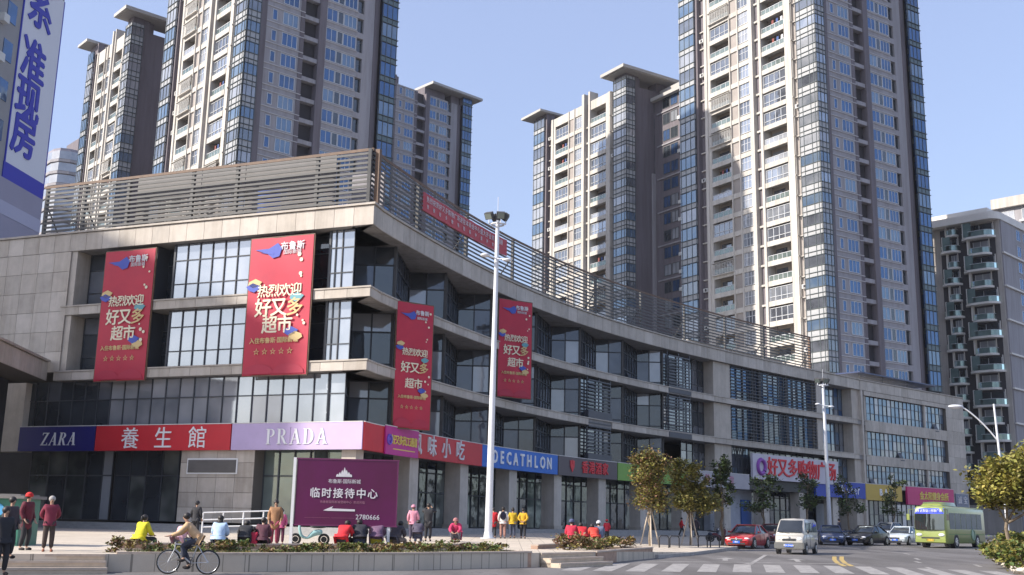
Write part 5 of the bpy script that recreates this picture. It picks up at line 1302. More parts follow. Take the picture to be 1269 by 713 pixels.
# ramp hand rail by the mall, bike racks, green kiosk
P0 = gp(258,650,.62); P1 = gp(352,640,.62); P1 = Vector((P0.x+(352-258)*P0.y/1350, P0.y+1.5, P0.z))
P0 = Vector((-14.2,52,rz(52)+.5)); rl = thing('ramp_railing', 'white three bar ramp railing behind the seated people near the mall', 'railing', P0)
W2 = (356-262)*52/1350
for k in range(3):
    b = MB(); b.tube((0,0,.45+.33*k),(W2,.6,.62+.33*k),.035,6); b.build('rail', M['white'], rl)
for k in range(5):
    b = MB(); x = W2*k/4; b.tube((x,.6*k/4,0),(x,.6*k/4,1.1+.17*k/4),.035,6); b.build('post', M['white'], rl)
hl = ['first','second','third','last']
for i, x in enumerate((823,836,871,886)):
    P = G(x,679.5-(.7 if i > 1 else 0)); b = MB(); w = .26
    b.path([(-w,0,0),(-w,0,.55),(-w*.7,0,.66),(w*.7,0,.66),(w,0,.55),(w,0,0)],.035,6)
    tag(b.build('bike_rack', M['black'], None, (0,0,0), P), hl[i]+' black metal hoop from the left in the row between the staked trees', 'bike rack', 'black bike hoops by the kerb')
P = G(-30,680); Pk = gp(0,675,.5)
kx = thing('recycling_kiosk', 'dark green metal kiosk with a grey roof and blue sticker at the left edge', 'kiosk', (-17.35,36.6,rz(36.6)+.5))
kg = mat('kiosk_green', (.035,.16,.11), .45, noise=.15, nscale=1.5); b = MB(); b.box(-1.6,1.35,0,1.5,0,1.52); b.build('kiosk_body', kg, kx)
b = MB(); b.box(-1.7,1.5,-.15,1.65,1.52,1.62); b.box(-1.5,1.3,0,1.5,1.62,1.67); b.build('roof', M['slat'], kx)
b = MB(); b.box(-.1,-.02,-.02,0,0,1.5); b.box(-1.5,1.3,-.02,0,.08,.12); b.build('seam', M['black'], kx)
b = MB(); b.prism([(.28*math.cos(i*PI/8),.22*math.sin(i*PI/8)) for i in range(16)],0,.01); o = b.build('sticker', flat('sticker_blue',(.08,.35,.60)), kx); o.location = (.55,-.015,1.15); o.rotation_euler = (PI/2,0,0)

# ------------------------------------------------------------------ people
skin_m = mat('skin', (.42,.25,.17), .6); hair_m = mat('hair_black', (.018,.014,.013), .55)
def skin_mesh(name, verts, edges, m, sub=1):
    me = bpy.data.meshes.new(name); me.from_pydata([v[0] for v in verts], edges, []); me.update()
    o = bpy.data.objects.new('t', me); COL.objects.link(o)
    o.modifiers.new('s','SKIN').use_smooth_shade = True
    sd = o.modifiers.new('b','SUBSURF'); sd.levels = sub; sd.render_levels = sub
    me.skin_vertices or bpy.context.view_layer.update()
    if not me.skin_vertices:
        bpy.context.view_layer.objects.active = o
        bm = bmesh.new(); bm.from_mesh(me); bm.verts.layers.skin.verify(); bm.to_mesh(me); bm.free()
    sv = me.skin_vertices[0].data
    for i, v in enumerate(verts):
        r = v[1]; sv[i].radius = (r, r) if not isinstance(r, tuple) else r; sv[i].use_root = (i == 0)
    dg = bpy.context.evaluated_depsgraph_get(); out = bpy.data.meshes.new_from_object(o.evaluated_get(dg))
    bpy.data.objects.remove(o); out.name = name; out.materials.clear(); out.materials.append(m)
    out.polygons.foreach_set('use_smooth', [True]*len(out.polygons)); return out
def V3(*a): return Vector(a)
def pose(kind, rr):
    """joints for a 1.65 m figure facing -Y"""
    J = {}
    if kind in ('stand','behind','camera','walk'):
        pz = .88; lean = .0
        J['pel'] = V3(0,0,pz); J['che'] = V3(0,-.01,1.22); J['nek'] = V3(0,0,1.40); J['hed'] = V3(0,-.015,1.53)
        st = .24 if kind == 'walk' else .03
        for s_, sg in (('L',-1),('R',1)):
            J['hip'+s_] = V3(.085*sg,0,pz-.06); J['kne'+s_] = V3(.095*sg,-.04-st*sg*.5,.47); J['ank'+s_] = V3(.10*sg,.03-st*sg,.08)
            J['toe'+s_] = V3(.12*sg,-.12-st*sg,.035); J['sho'+s_] = V3(.17*sg,0,1.34)
            if kind == 'stand': J['elb'+s_] = V3(.24*sg,.03,1.08); J['han'+s_] = V3(.21*sg,-.12,.86)
            if kind == 'walk': J['elb'+s_] = V3(.24*sg,.06+st*sg*.5,1.08); J['han'+s_] = V3(.22*sg,-.06+st*sg,.86)
            if kind == 'behind': J['elb'+s_] = V3(.27*sg,.10,1.08); J['han'+s_] = V3(.06*sg,.18,.92)
            if kind == 'camera': J['elb'+s_] = V3(.30*sg,-.16,1.28); J['han'+s_] = V3(.08*sg,-.24,1.50)
    elif kind in ('sit','hunch'):
        f = 0 if kind == 'sit' else 1
        J['pel'] = V3(0,.05,.44); J['che'] = V3(0,-.0-.12*f,.78-.05*f); J['nek'] = V3(0,-.03-.2*f,.95-.09*f); J['hed'] = V3(0,-.06-.28*f,1.07-.13*f)
        for s_, sg in (('L',-1),('R',1)):
            J['hip'+s_] = V3(.09*sg,-.02,.42); J['kne'+s_] = V3(.13*sg,-.42,.46); J['ank'+s_] = V3(.12*sg,-.40,.08); J['toe'+s_] = V3(.13*sg,-.55,.035)
            J['sho'+s_] = V3(.165*sg,-.02-.15*f,.90-.07*f); J['elb'+s_] = V3(.23*sg,-.10-.14*f,.64); J['han'+s_] = V3(.12*sg,-.36,.56)
    elif kind == 'crouch':
        J['pel'] = V3(0,.12,.26); J['che'] = V3(0,-.06,.56); J['nek'] = V3(0,-.16,.72); J['hed'] = V3(0,-.24,.82)
        for s_, sg in (('L',-1),('R',1)):
            J['hip'+s_] = V3(.09*sg,.08,.25); J['kne'+s_] = V3(.17*sg,-.30,.44); J['ank'+s_] = V3(.13*sg,-.02,.08); J['toe'+s_] = V3(.14*sg,-.17,.035)
            J['sho'+s_] = V3(.165*sg,-.12,.67); J['elb'+s_] = V3(.22*sg,-.28,.48); J['han'+s_] = V3(.10*sg,-.42,.38)
    elif kind == 'bike':                       # rider: saddle .86, crank .28
        J['pel'] = V3(0,.22,.93); J['che'] = V3(0,-.02,1.23); J['nek'] = V3(0,-.10,1.40); J['hed'] = V3(0,-.15,1.53)
        for s_, sg in (('L',-1),('R',1)):
            J['hip'+s_] = V3(.09*sg,.18,.90); J['kne'+s_] = V3(.11*sg,-.17,.66 if sg < 0 else .78); J['ank'+s_] = V3(.11*sg,.02 if sg < 0 else -.10,.24 if sg < 0 else .42); J['toe'+s_] = V3(.11*sg,-.12 if sg < 0 else -.24,.17 if sg < 0 else .38)
            J['sho'+s_] = V3(.165*sg,-.07,1.33); J['elb'+s_] = V3(.24*sg,-.26,1.10); J['han'+s_] = V3(.26*sg,-.50,1.03)
    return J
pn = [0]; _mats = {}
def cm(c):
    if c not in _mats: _mats[c] = mat('cloth', c, .85, noise=.16, nscale=9, bump=.15)
    return _mats[c]
def person(label, P, rot, kind, jacket, trouser, sc_=1., hair='short', hat=None, face=None, puffy=1.15, group=None, long_coat=False, shoe=(.03,.025,.025)):
    pn[0] += 1; rr = random.Random(pn[0]); J = pose(kind, rr)
    r = thing('person', label, 'person', P, rot, group); r.scale = (sc_,sc_,sc_)
    vs_ = [(J['pel'],.085),(J['che'],.09),(J['nek'],.045),(J['hed']-V3(0,-.01,.065),.055),(J['hed'],.082),(J['hed']+V3(0,.0,.075),.062),(J['hed']+V3(0,-.088,-.012),.014)]
    ed = [(0,1),(1,2),(2,3),(3,4),(4,5),(4,6)]
    def addv(p, rad, par): vs_.append((p,rad)); ed.append((par,len(vs_)-1)); return len(vs_)-1
    for s_, sg in (('L',-1),('R',1)):
        h = addv(J['hip'+s_],.07,0); k = addv(J['kne'+s_],.048,h); a = addv(J['ank'+s_],.034,k); addv(J['toe'+s_],.03,a)
        sh = addv(J['sho'+s_],.05,1); el = addv(J['elb'+s_],.036,sh); w = addv(J['han'+s_],.024,el)
        d = (J['han'+s_]-J['elb'+s_]).normalized(); side = d.cross(V3(0,0,1)) if abs(d.z) < .9 else d.cross(V3(0,1,0)); side.normalize(); up = side.cross(d)
        pm = addv(J['han'+s_]+d*.06,.026,w)
        for q, (o_, ln) in enumerate(((-.026,.055),(-.009,.07),(.009,.066),(.026,.05))):
            f1 = addv(J['han'+s_]+d*(.075+ln*.45)+side*o_+up*.008,.009,pm); addv(J['han'+s_]+d*(.075+ln)+side*o_*1.1+up*.025,.007,f1)
        t1 = addv(J['han'+s_]+d*.045+side*.04,.010,w); addv(J['han'+s_]+d*.085+side*.05+up*.012,.008,t1)
    inst('body', skin_mesh('body', vs_, ed, skin_m), r)
    b = MB()
    for sg in (-1,1): b.ball(J['hed']+V3(.03*sg,-.078,.012),.012,.008,.009,6,4); 
    b.ball(J['hed']+V3(0,-.078,-.045),.022,.008,.006,6,4); b.build('eyes_and_mouth', hair_m, r)
    # jacket
    p_ = puffy*(1.15 if kind in ('sit','hunch','crouch') else 1.); hem = J['pel']+V3(0,0,-.10 if kind in ('stand','behind','camera','walk') else -.02)
    vs_ = [(J['pel'].lerp(J['che'],.15),(.165*p_,.125*p_)),(J['che'],(.175*p_,.125*p_)),(J['nek']-V3(0,0,.03),.07)]; ed = [(0,1),(1,2)]
    if kind in ('stand','behind','camera','walk'):
        vs_.append((hem-V3(0,0,.22 if long_coat else 0),(.17*p_,.13*p_))); ed.append((0,3))
    if kind in ('sit','hunch','crouch','bike'):
        vs_.append((J['pel']+V3(0,.02,.02),(.18*p_,.145*p_))); ed.append((0,len(vs_)-1))
    for s_ in 'LR':
        vs_.append((J['sho'+s_],.075*p_)); n = len(vs_)-1; ed.append((1,n)); vs_.append((J['elb'+s_],.062*p_)); ed.append((n,n+1))
        vs_.append((J['elb'+s_].lerp(J['han'+s_],.86),.047*p_)); ed.append((n+1,n+2))
    inst('jacket', skin_mesh('jacket', vs_, ed, cm(jacket)), r)
    vs_ = [(J['pel'],(.135,.115))]; ed = []
    for s_ in 'LR':
        vs_.append((J['hip'+s_],.10)); n = len(vs_)-1; ed.append((0,n)); vs_.append((J['kne'+s_],.082)); ed.append((n,n+1)); vs_.append((J['ank'+s_]+V3(0,0,.02),.065)); ed.append((n+1,n+2))
    inst('trousers', skin_mesh('trousers', vs_, ed, cm(trouser)), r)
    for s_ in 'LR':
        b = MB(); a = J['ank'+s_]; t = J['toe'+s_]; c = a.lerp(t,.55); c.z = max(.03,c.z-.02); d = t-a; b.ball(c,.045,.115,.05,8,6); b.build('shoe', cm(shoe), r)
    b = MB(); h = J['hed']
    b.ball(h+V3(0,.022,.035),.099,.105,.098,12,8)
    if hair == 'long': b.ball(h+V3(0,.06,-.10),.10,.06,.17,10,6)
    if hair == 'tail': b.ball(h+V3(0,.13,.0),.035,.045,.10,8,5)
    if hair == 'bun': b.ball(h+V3(0,.07,.13),.045,.045,.04,8,5)
    b.build('hair', hair_m if hair != 'grey' else cm((.35,.33,.31)), r)
    if hat: b = MB(); b.ball(h+V3(0,.012,.055),.108,.115,.095,12,8); b.ring(h+V3(0,.01,.03),(0,0,1),.10,.02,14,6); b.build('hat', cm(hat), r)
    for ch in r.children:
        pass
    return r
MAR = (.10,.010,.022); BLK = (.022,.022,.026); RED_ = (.55,.02,.03); YEL_ = (.60,.40,.02); JEA = (.05,.06,.10); GRYc = (.16,.17,.20); PNK = (.60,.25,.32); TAN = (.55,.36,.20); PUR = (.16,.09,.15); LBL = (.42,.55,.72)
def at_px(px, py_, extra=0.): return G(px, py_)
def proj(p):
    d = Vector(p)-CAM; z = d.dot(_F); return CX+F_PX*d.dot(_R)/z
def on_wall(px, line=None, back=2.8, h=.74, scl=1.):
    """foot level of somebody sitting on the seat wall at this place in the view"""
    line = line or PL1; lo, hi = 0., 1.
    for _ in range(30):
        mid = (lo+hi)/2
        if proj(on_planter(line, mid, back, 0)) < px: lo = mid
        else: hi = mid
    p = on_planter(line, (lo+hi)/2, back, 0); p.z += h-.335*scl; return p
person('man in black coat at the very left edge, standing on the left steps', gp(-1,713,.12), .9, 'behind', BLK, BLK, 1.0, 'short')
person('dark clad man half hidden behind the man in black at the left edge', G(8,692), 1.2, 'stand', (.05,.035,.04), BLK, .92, 'short')
person('person in long dark red coat and red hat standing before the green kiosk', G(29,682), 1.3, 'stand', MAR, BLK, 1.02, 'short', hat=(.5,.02,.02), long_coat=True)
person('elderly woman in maroon padded jacket, hands behind her back, right of the kiosk', G(58,684), .5, 'behind', (.17,.018,.04), (.05,.035,.03), .97, 'grey', puffy=1.1, shoe=(.2,.07,.04))
person('person in yellow and black jacket seated behind the left end of the planter', on_wall(173), PI-.5, 'sit', (.62,.55,.02), BLK, 1.0, 'tail')
person('person in pale pink jacket seated behind the cyclist', on_wall(220), PI-.5, 'hunch', (.62,.36,.40), GRYc, .95, 'short')
person('person in black with hood standing further back above the cyclist', G(241,668), PI-.2, 'stand', BLK, BLK, .98, 'short', hat=BLK)
person('long haired person in light blue jacket seated with back to the road', on_wall(269), PI, 'sit', LBL, JEA, 1.02, 'long')
person('bent over person in black seated left of the maroon seated one', on_wall(301), PI+.1, 'hunch', BLK, BLK, 1.0, 'short', puffy=1.1)
person('seated person in dark brown maroon coat beside a small red clad child', on_wall(323), PI, 'sit', (.10,.035,.05), BLK, .98, 'short')
person('small child in red squeezed between two seated adults', on_wall(311), PI, 'sit', (.45,.02,.05), MAR, .72, 'short')
person('woman in long tan brown coat standing left of the purple board', G(339,677), .1, 'stand', (.30,.16,.08), (.2,.03,.06), 1.02, 'bun', long_coat=True)
person('child in pink jacket close behind the woman in the tan coat', G(347,675), .3, 'stand', (.55,.10,.22), (.1,.02,.05), .82, 'bun')
person('person in bright red seated bent over under the purple board', on_wall(423), PI-.3, 'hunch', RED_, BLK, 1.05, 'short', puffy=1.15)
person('person in black seated bent over next to the red one under the purple board', on_wall(444), PI+.2, 'hunch', (.03,.03,.04), JEA, 1.08, 'short', puffy=1.1)
person('person in mauve jacket with yellow bottom seated bent over under the purple board', on_wall(465), PI, 'hunch', PUR, (.5,.4,.03), 1.08, 'short', puffy=1.15)
person('dark clad person seated at the right post of the purple board', on_wall(488), PI-.5, 'hunch', (.06,.05,.06), (.2,.15,.12), 1.05, 'short')
person('person in pink and coral jacket standing just right of the purple board', G(511,671), PI+.1, 'stand', PNK, (.06,.05,.08), 1.0, 'short', hat=(.6,.25,.33), puffy=1.1)
person('person in dark trousers bending in front of the pink jacketed one', G(517,675), PI, 'hunch', (.07,.06,.09), JEA, .95, 'short')
person('person in black taking a picture with raised arms right of the pink one', G(530,671), PI-.1, 'camera', BLK, BLK, 1.06, 'short', long_coat=True)
person('person in magenta red jacket crouching left of the tall pole', G(565,672), -.1, 'crouch', (.45,.03,.10), (.12,.12,.15), 1.15, 'short', hat=(.35,.15,.15), puffy=1.1)
q = 'group of onlookers right of the tall pole'
person('person in long red coat nearest the tall pole', G(611,667), PI, 'stand', RED_, BLK, 1.0, 'short', long_coat=True)
bp0 = G(623,667.5)
person('person in white with a dark backpack between the red coat and the yellow jackets', bp0, PI, 'stand', (.60,.57,.55), (.35,.18,.14), 1.03, 'short')
bk = thing('backpack', 'dark navy backpack worn by the person in white', 'backpack', bp0+V3(0,-.27,1.22), PI)
b = MB(); b.ball((0,0,0),.17,.11,.23,10,8); b.ball((0,-.09,-.06),.12,.06,.12,8,6); b.build('bag', cm((.03,.03,.06)), bk); b = MB(); b.path([(-.1,.1,.18),(-.12,.2,.12),(-.1,.1,-.15)],.015,5); b.path([(.1,.1,.18),(.12,.2,.12),(.1,.1,-.15)],.015,5); b.build('strap', cm(BLK), bk)
person('left one of the two people in yellow jackets', G(635,667), PI+.15, 'stand', YEL_, JEA, 1.0, 'bun', puffy=1.15)
person('right one of the two people in yellow jackets', G(648,667.5), PI-.15, 'behind', (.62,.36,.02), BLK, 1.0, 'short', puffy=1.1)
person('seated person in red with dark cap at the left end of the corner planter', on_wall(708,PL2,2.6,.68), PI-.2, 'sit', (.48,.02,.05), MAR, 1.1, 'short', hat=(.07,.08,.16), puffy=1.1)
person('seated person in red, second from the left at the corner planter', on_wall(722,PL2,2.6,.68), PI+.2, 'hunch', RED_, (.4,.3,.1), 1.1, 'short', puffy=1.1)
person('seated person in orange red, third from the left at the corner planter', on_wall(737,PL2,2.6,.68), PI+.3, 'hunch', (.62,.06,.04), BLK, 1.05, 'short', puffy=1.1)
person('standing person in dark red behind the seated red group', G(752,671), PI, 'stand', (.42,.02,.04), BLK, .78, 'short', hat=(.5,.03,.04))
person('seated person in blue grey jacket and white cap right of the red group', on_wall(764,PL2,2.6,.68), PI, 'sit', (.16,.19,.27), JEA, 1.05, 'short', hat=(.6,.6,.6))
person('person in red walking on the plaza between the two staked trees', G(845,665), 1.4, 'walk', RED_, BLK, 1.0, 'short', puffy=1.1)
person('dark clad person walking behind the trunk of the right staked tree', G(863,666), -1.2, 'walk', (.07,.05,.06), BLK, 1.02, 'short')
person('dark clad person standing among parked bicycles before the blue sign', gp(1041,671,.14), 1., 'stand', (.03,.03,.05), BLK, 1.1, 'short')
# cyclist and bicycle
tyre_m = mat('tyre', (.02,.02,.02), .8); chrome = mat('silver_metal', (.55,.56,.58), .3, metal=.8, noise=.05)
def bicycle(label, P, rot, sc_=1., col=None, group=None):
    r = thing('bicycle', label, 'bicycle', P, rot, group); r.scale = (sc_,)*3; fm = col or chrome
    for y in (-.53,.53):
        b = MB(); b.ring((0,y,.33),(1,0,0),.31,.022,26,6); w = b.build('wheel', tyre_m, r)
        b = MB(); b.ring((0,y,.33),(1,0,0),.285,.010,24,5); b.tube((-.04,y,.33),(.04,y,.33),.022,8)
        for k in range(12): a = PI*2*k/12; b.tube((0,y,.33),(0,y+.28*math.cos(a),.33+.28*math.sin(a)),.003,3)
        b.build('rim', chrome, w)
    hd = V3(0,-.36,.80); hb = V3(0,-.38,.66); st_ = V3(0,.22,.78); bb_ = V3(0,.07,.30); rw = V3(0,.53,.33)
    b = MB(); b.tube(hb,bb_,.022,8); b.tube(hd,st_,.018,8); b.tube(st_,bb_,.018,8); b.tube(hd+V3(0,-.02,.06),hb,.022,8)
    for x in (-.05,.05): b.tube(bb_,rw+V3(x,0,0),.011,6); b.tube(st_,rw+V3(x,0,0),.010,6)
    b.build('frame', fm, r)
    b = MB()
    for x in (-.055,.055): b.tube(hb+V3(x,0,.0),V3(x,-.53,.33),.017,7)
    b.tube(hb+V3(-.06,0,0),hb+V3(.06,0,0),.02,6); b.build('fork', fm, r)
    b = MB(); b.tube(hd+V3(0,-.02,.05),V3(0,-.42,.99),.013,6); b.path([(-.30,-.42,1.0),(-.1,-.44,1.0),(.1,-.44,1.0),(.30,-.42,1.0)],.012,6); b.build('handlebar', M['black'], r)
    b = MB(); b.ball((0,.26,.88),.07,.13,.03,8,5); b.tube(st_,(0,.25,.87),.013,6); b.build('saddle', M['black'], r)
    b = MB(); b.ring(bb_,(1,0,0),.09,.008,16,4); b.tube(bb_+V3(-.06,0,0),bb_+V3(.06,0,0),.015,6); b.tube(bb_+V3(-.08,0,0),bb_+V3(-.08,-.05,-.16),.01,5); b.tube(bb_+V3(.08,0,0),bb_+V3(.08,.05,.16),.01,5)
    b.box(-.16,-.08,-.1,0,.13,.15); b.box(.08,.16,.0,.1,.45,.47); b.build('crank', M['black'], r); return r
Pb = gp(232,712,0)
brot = -PI/2+.10
bicycle('silver mountain bike being ridden along the road to the left', Pb, brot, 1.03)
person('cyclist in tan jacket and dark jeans riding a silver bike to the left', Pb, brot, 'bike', TAN, (.035,.04,.06), 1.03, 'short')
for i, (x, y, lb_) in enumerate(((1048,672,'left one of the bikes parked before the blue sign'),(1053,673,'middle one of the bikes parked before the blue sign'),(1060,672.5,'right one of the bikes parked before the blue sign'))):
    bicycle(lb_, gp(x,y,.14), 1.+i*.5, 1.1, cm((.05,.08,.16)), 'bikes parked before the blue sign')
def scooter(label, P, rot, c, sc_=1., group='scooters parked in the shade'):
    r = thing('scooter', label, 'scooter', P, rot, group); r.scale = (sc_,)*3
    for y in (-.6,.55): b = MB(); b.ring((0,y,.24),(1,0,0),.19,.05,18,6); b.tube((-.05,y,.24),(.05,y,.24),.12,10); b.build('wheel', tyre_m, r)
    inst('body_shell', skin_mesh('body_shell', [(V3(0,.5,.55),(.12,.11)),(V3(0,.15,.5),(.13,.14)),(V3(0,-.12,.27),(.13,.05)),(V3(0,-.38,.36),(.12,.07)),(V3(0,-.47,.72),(.14,.06)),(V3(0,-.42,.95),(.10,.05))],[(0,1),(1,2),(2,3),(3,4),(4,5)], cm(c)), r)
    b = MB(); b.ball((0,.3,.74),.12,.36,.06,10,6); b.build('saddle', M['black'], r)
    b = MB(); b.path([(-.32,-.32,1.04),(-.1,-.42,1.0),(.1,-.42,1.0),(.32,-.32,1.04)],.018,6); b.tube((-.28,-.36,1.02),(-.33,-.4,1.22),.01,4); b.tube((.28,-.36,1.02),(.33,-.4,1.22),.01,4); b.ball((-.34,-.4,1.24),.06,.02,.04); b.ball((.34,-.4,1.24),.06,.02,.04); b.build('handlebar', M['black'], r)
    b = MB(); b.ball((0,-.53,.86),.07,.03,.06); b.build('headlight', chrome, r); return r
scooter('pale teal scooter standing behind the planter left of the purple board', G(384,676), -1.3, (.25,.42,.42), .95, None)
for i, (x, y, l) in enumerate(((884,671,'first parked scooter, left of the trunk behind the red car'),(891,672,'second parked scooter, at the trunk behind the red car'),(962,670,'dark scooter parked between the red car and the white van'))):
    scooter(l, gp(x,y,.14), .6+i, [(.04,.05,.08),(.12,.03,.04),(.05,.05,.06)][i])

# ------------------------------------------------------------------ vehicles
carglass = glass('car_glass', (.012,.014,.016), .05, (.6,.7,.8), .03, .02, c2=(.05,.055,.06)); rubber = tyre_m
plate_b = mat('plate_blue', (.03,.12,.55), .4); headl = mat('headlight_glass', (.7,.72,.74), .12, spec=.8); taill = mat('tail_light', (.35,.01,.01), .25); dkplastic = mat('dark_plastic', (.03,.03,.033), .5)
def carpaint(n, c): return mat(n, c, .32, metal=.1, coat=.6, noise=.06, nscale=1.3)
def loft(st, m, name, parent, closed=True, mi=None):
    """st: list of (y, [(x,z)...half section from bottom centre outwards to top centre])"""
    b = MB(); n = len(st[0][1]); vv = []; ff = []
    for y, sec in st:
        for x, z in sec: vv.append((x,y,z))
        for x, z in sec[::-1]: vv.append((-x,y,z))
    k = 2*n
    for i in range(len(st)-1):
        for j in range(k): ff.append((i*k+j, i*k+(j+1)%k, (i+1)*k+(j+1)%k, (i+1)*k+j))
    ff.append(tuple(range(k))[::-1]); ff.append(tuple(range((len(st)-1)*k, len(st)*k)))
    b.add(vv, ff, 0, None, True); me = b.mesh(name, m)
    bm = bmesh.new(); bm.from_mesh(me); bmesh.ops.recalc_face_normals(bm, faces=bm.faces)
    for e in bm.edges:
        if len(e.link_faces) == 2 and e.calc_face_angle(0) > .7: e.smooth = False
    bm.to_mesh(me); bm.free(); return inst(name, me, parent)
def wheel(parent, x, y, R_=.32, w=.2, name='wheel'):
    sg = 1 if x > 0 else -1
    b = MB(); b.tube((x-sg*w,y,R_),(x,y,R_),R_,22); b.ring((x-sg*.03,y,R_),(1,0,0),R_-.045,.045,22,6); t = b.build(name, rubber, parent)
    b = MB(); b.tube((x,y,R_),(x+sg*.012,y,R_),R_*.64,16,R_*.6)
    b.build('rim', chrome, t); b = MB()
    for k in range(5): a = 2*PI*k/5; b.tube((x+sg*.014,y+R_*.38*math.cos(a),R_+R_*.38*math.sin(a)),(x+sg*.016,y+R_*.38*math.cos(a),R_+R_*.38*math.sin(a)),R_*.13,7)
    b.build('rim_opening', M['black'], t)
def plate(parent, y, z, text, sgn=-1, w=.44, m=plate_b, x=0):
    b = MB(); b.box(x-w/2,x+w/2,y-.015,y+.015,z-.075,z+.075); p = b.build('license_plate', m, parent)
    me = text_mesh(text,.12,.003); me.materials.clear(); me.materials.append(W_ if m is plate_b else M['black']); o = bpy.data.objects.new('lettering', me); COL.objects.link(o); o.parent = p; o.location = (x,y+sgn*.018,z); o.rotation_euler = (PI/2,0,0 if sgn < 0 else PI)
def sedan(label, P, rot, c, L=4.5, W=1.76, H=1.45, plate_t='', group=None, hatch=0, name='parked_car', emblem=None, suv=0.):
    """front at -Y"""
    r = thing(name, label, 'car', P, rot, group); pm = carpaint('car_paint', c); h = L/2; w = W/2; g = .18+suv*.08
    bz_ = H*.66
    def S_(y, ws, zt, zb=g, cr=.04): return (y,[(0,zb),(ws*.86,zb),(ws*.98,zb+.16),(ws,zb+(zt-zb)*.55),(ws*.95,zt-.05),(ws*.80,zt),(0,zt+cr)])
    st = [S_(-h+.0,w*.72,.52,.30,.0),S_(-h+.07,w*.86,.62,.22,.01),S_(-h+.30,w*.96,.70),S_(-h+.75,w,.80),S_(-h*.42,w,bz_-.06),S_(-.2,w,bz_-.02,g,.0),S_(h*.35,w,bz_,g,.0),S_(h*.66,w*.99,bz_+.02,g,.02),S_(h-.2,w*.93,bz_+.0,g+.02),S_(h-.04,w*.82,bz_-.08,g+.1,.0),S_(h,w*.74,bz_-.3,g+.18,0)]
    body = loft(st, pm, 'body', r)
    y0, y1, y2, y3 = -h*.46, -h*.10, h*(.38+.22*hatch), h*(.74+.16*hatch)
    def C_(y, wb, wt, zt): return (y,[(0,bz_-.1),(wb,bz_-.1),(wb,bz_-.02),(wt,zt-.07),(wt*.93,zt-.02),(0,zt)])
    loft([C_(y0,w*.90,w*.86,bz_+.02),C_(y0*.55+y1*.45,w*.92,w*.80,bz_+(H-bz_)*.52),C_(y1,w*.93,w*.72,H-.035),C_((y1+y2)/2,w*.93,w*.73,H-.0),C_(y2,w*.92,w*.71,H-.05),C_(y2*.5+y3*.5,w*.90,w*.78,bz_+(H-bz_)*.5),C_(y3,w*.86,w*.84,bz_+.02)], carglass, 'window_glass', r)
    b = MB(); zz = H+.004; b.prism([(-w*.68,y1-.02),(w*.68,y1-.02),(w*.70,(y1+y2)/2),(w*.67,y2+.04),(-w*.67,y2+.04),(-w*.70,(y1+y2)/2)], H-.05, zz); b.build('roof', pm, r)
    for sg in (-1,1):
        b = MB(); b.tube((sg*w*.89,y0,bz_-.02),(sg*w*.70,y1,H-.03),.035,6); b.tube((sg*w*.71,y1,H-.035),(sg*w*.70,y2,H-.045),.03,6); b.tube((sg*w*.69,y2,H-.05),(sg*w*.85,y3,bz_),.045,6); b.tube((sg*w*.73,.15,H-.05),(sg*w*.935,.12,bz_-.03),.03,6); b.build('pillar', pm, r)
        b = MB(); b.ball((sg*(w+.07),y0+.25,bz_+.04),.09,.06,.06,8,6); b.build('mirror', pm, r)
        b = MB(); b.ball((sg*w*.66,-h+.17,.60),.20,.13,.075,10,6); b.build('headlight', headl, r)
        b = MB(); b.ball((sg*w*.70,h-.1,bz_-.16),.16,.10,.08,10,6); b.build('taillight', taill, r)
        b = MB(); b.ball((sg*w*.66,-h+.06,.33),.09,.04,.05,8,5); b.build('fog_light', dkplastic, r)
        for y in (-h*.62,h*.60):
            b = MB(); b.tube((sg*(w-.16),y,.34+suv*.05),(sg*(w+.004),y,.34+suv*.05),.385,20); b.build('wheel_arch', dkplastic, r); wheel(r, sg*(w+.02), y, .325+suv*.04)
        b = MB(); b.box(sg*w-.004,sg*w+.006,-.25,-.24,.4,bz_-.08); b.box(sg*w-.004,sg*w+.006,.62,.63,.4,bz_-.08); b.box(sg*w-.01,sg*w+.015,.4,.55,bz_-.14,bz_-.11); b.build('door_seam', dkplastic, r)
    b = MB(); b.box(-w*.42,w*.42,-h-.012,-h+.1,.44,.58); b.box(-w*.62,w*.62,-h-.014,-h+.1,.26,.36); b.build('grille', dkplastic, r)
    b = MB(); b.box(-w*.43,w*.43,-h-.02,-h+.0,.575,.60)
    if emblem == 'wing': b.prism([(-.34,0),(0,0),(.34,0),(.34,.02),(-.34,.02)],.0,.0)
    b.build('chrome_strip', chrome, r)
    b = MB(); b.ring((0,-h-.02,.60),(0,1,0),.055,.012,14,5); b.tube((0,-h-.02,.60),(0,-h-.03,.60),.045,10); b.build('emblem', chrome, r)
    plate(r, -h-.03, .40, plate_t or '赣A'); plate(r, h+.01, bz_-.35, plate_t or '赣A', 1)
    return r
hd = lambda deg: math.radians(-deg)          # heading helper: rear swings deg to the right of straight ahead
P = gp(927,680.5,0); sedan('red sedan driving towards the viewer, left of the white van', P+V3(.35,1.6,.012), hd(30), (.42,.015,.02), 4.5, 1.76, 1.46, name='red_car')
P = gp(964,675,0); sedan('dark red car mostly hidden between the red sedan and the white van', P+V3(.6,4,.04), hd(25), (.16,.012,.025), 4.3, 1.7, 1.45)
P = gp(1026,676,0); sedan('dark blue sedan parked just right of the white van', P+V3(.8,2,.02), hd(12), (.03,.05,.13), 4.5, 1.75, 1.45, group='cars parked at the roadside before the mall')
P = gp(1076,676.5,0); sedan('black sedan parked in front of the white one', P+V3(.5,1.5,.012), hd(42), (.012,.012,.016), 4.6, 1.8, 1.48, group='cars parked at the roadside before the mall')
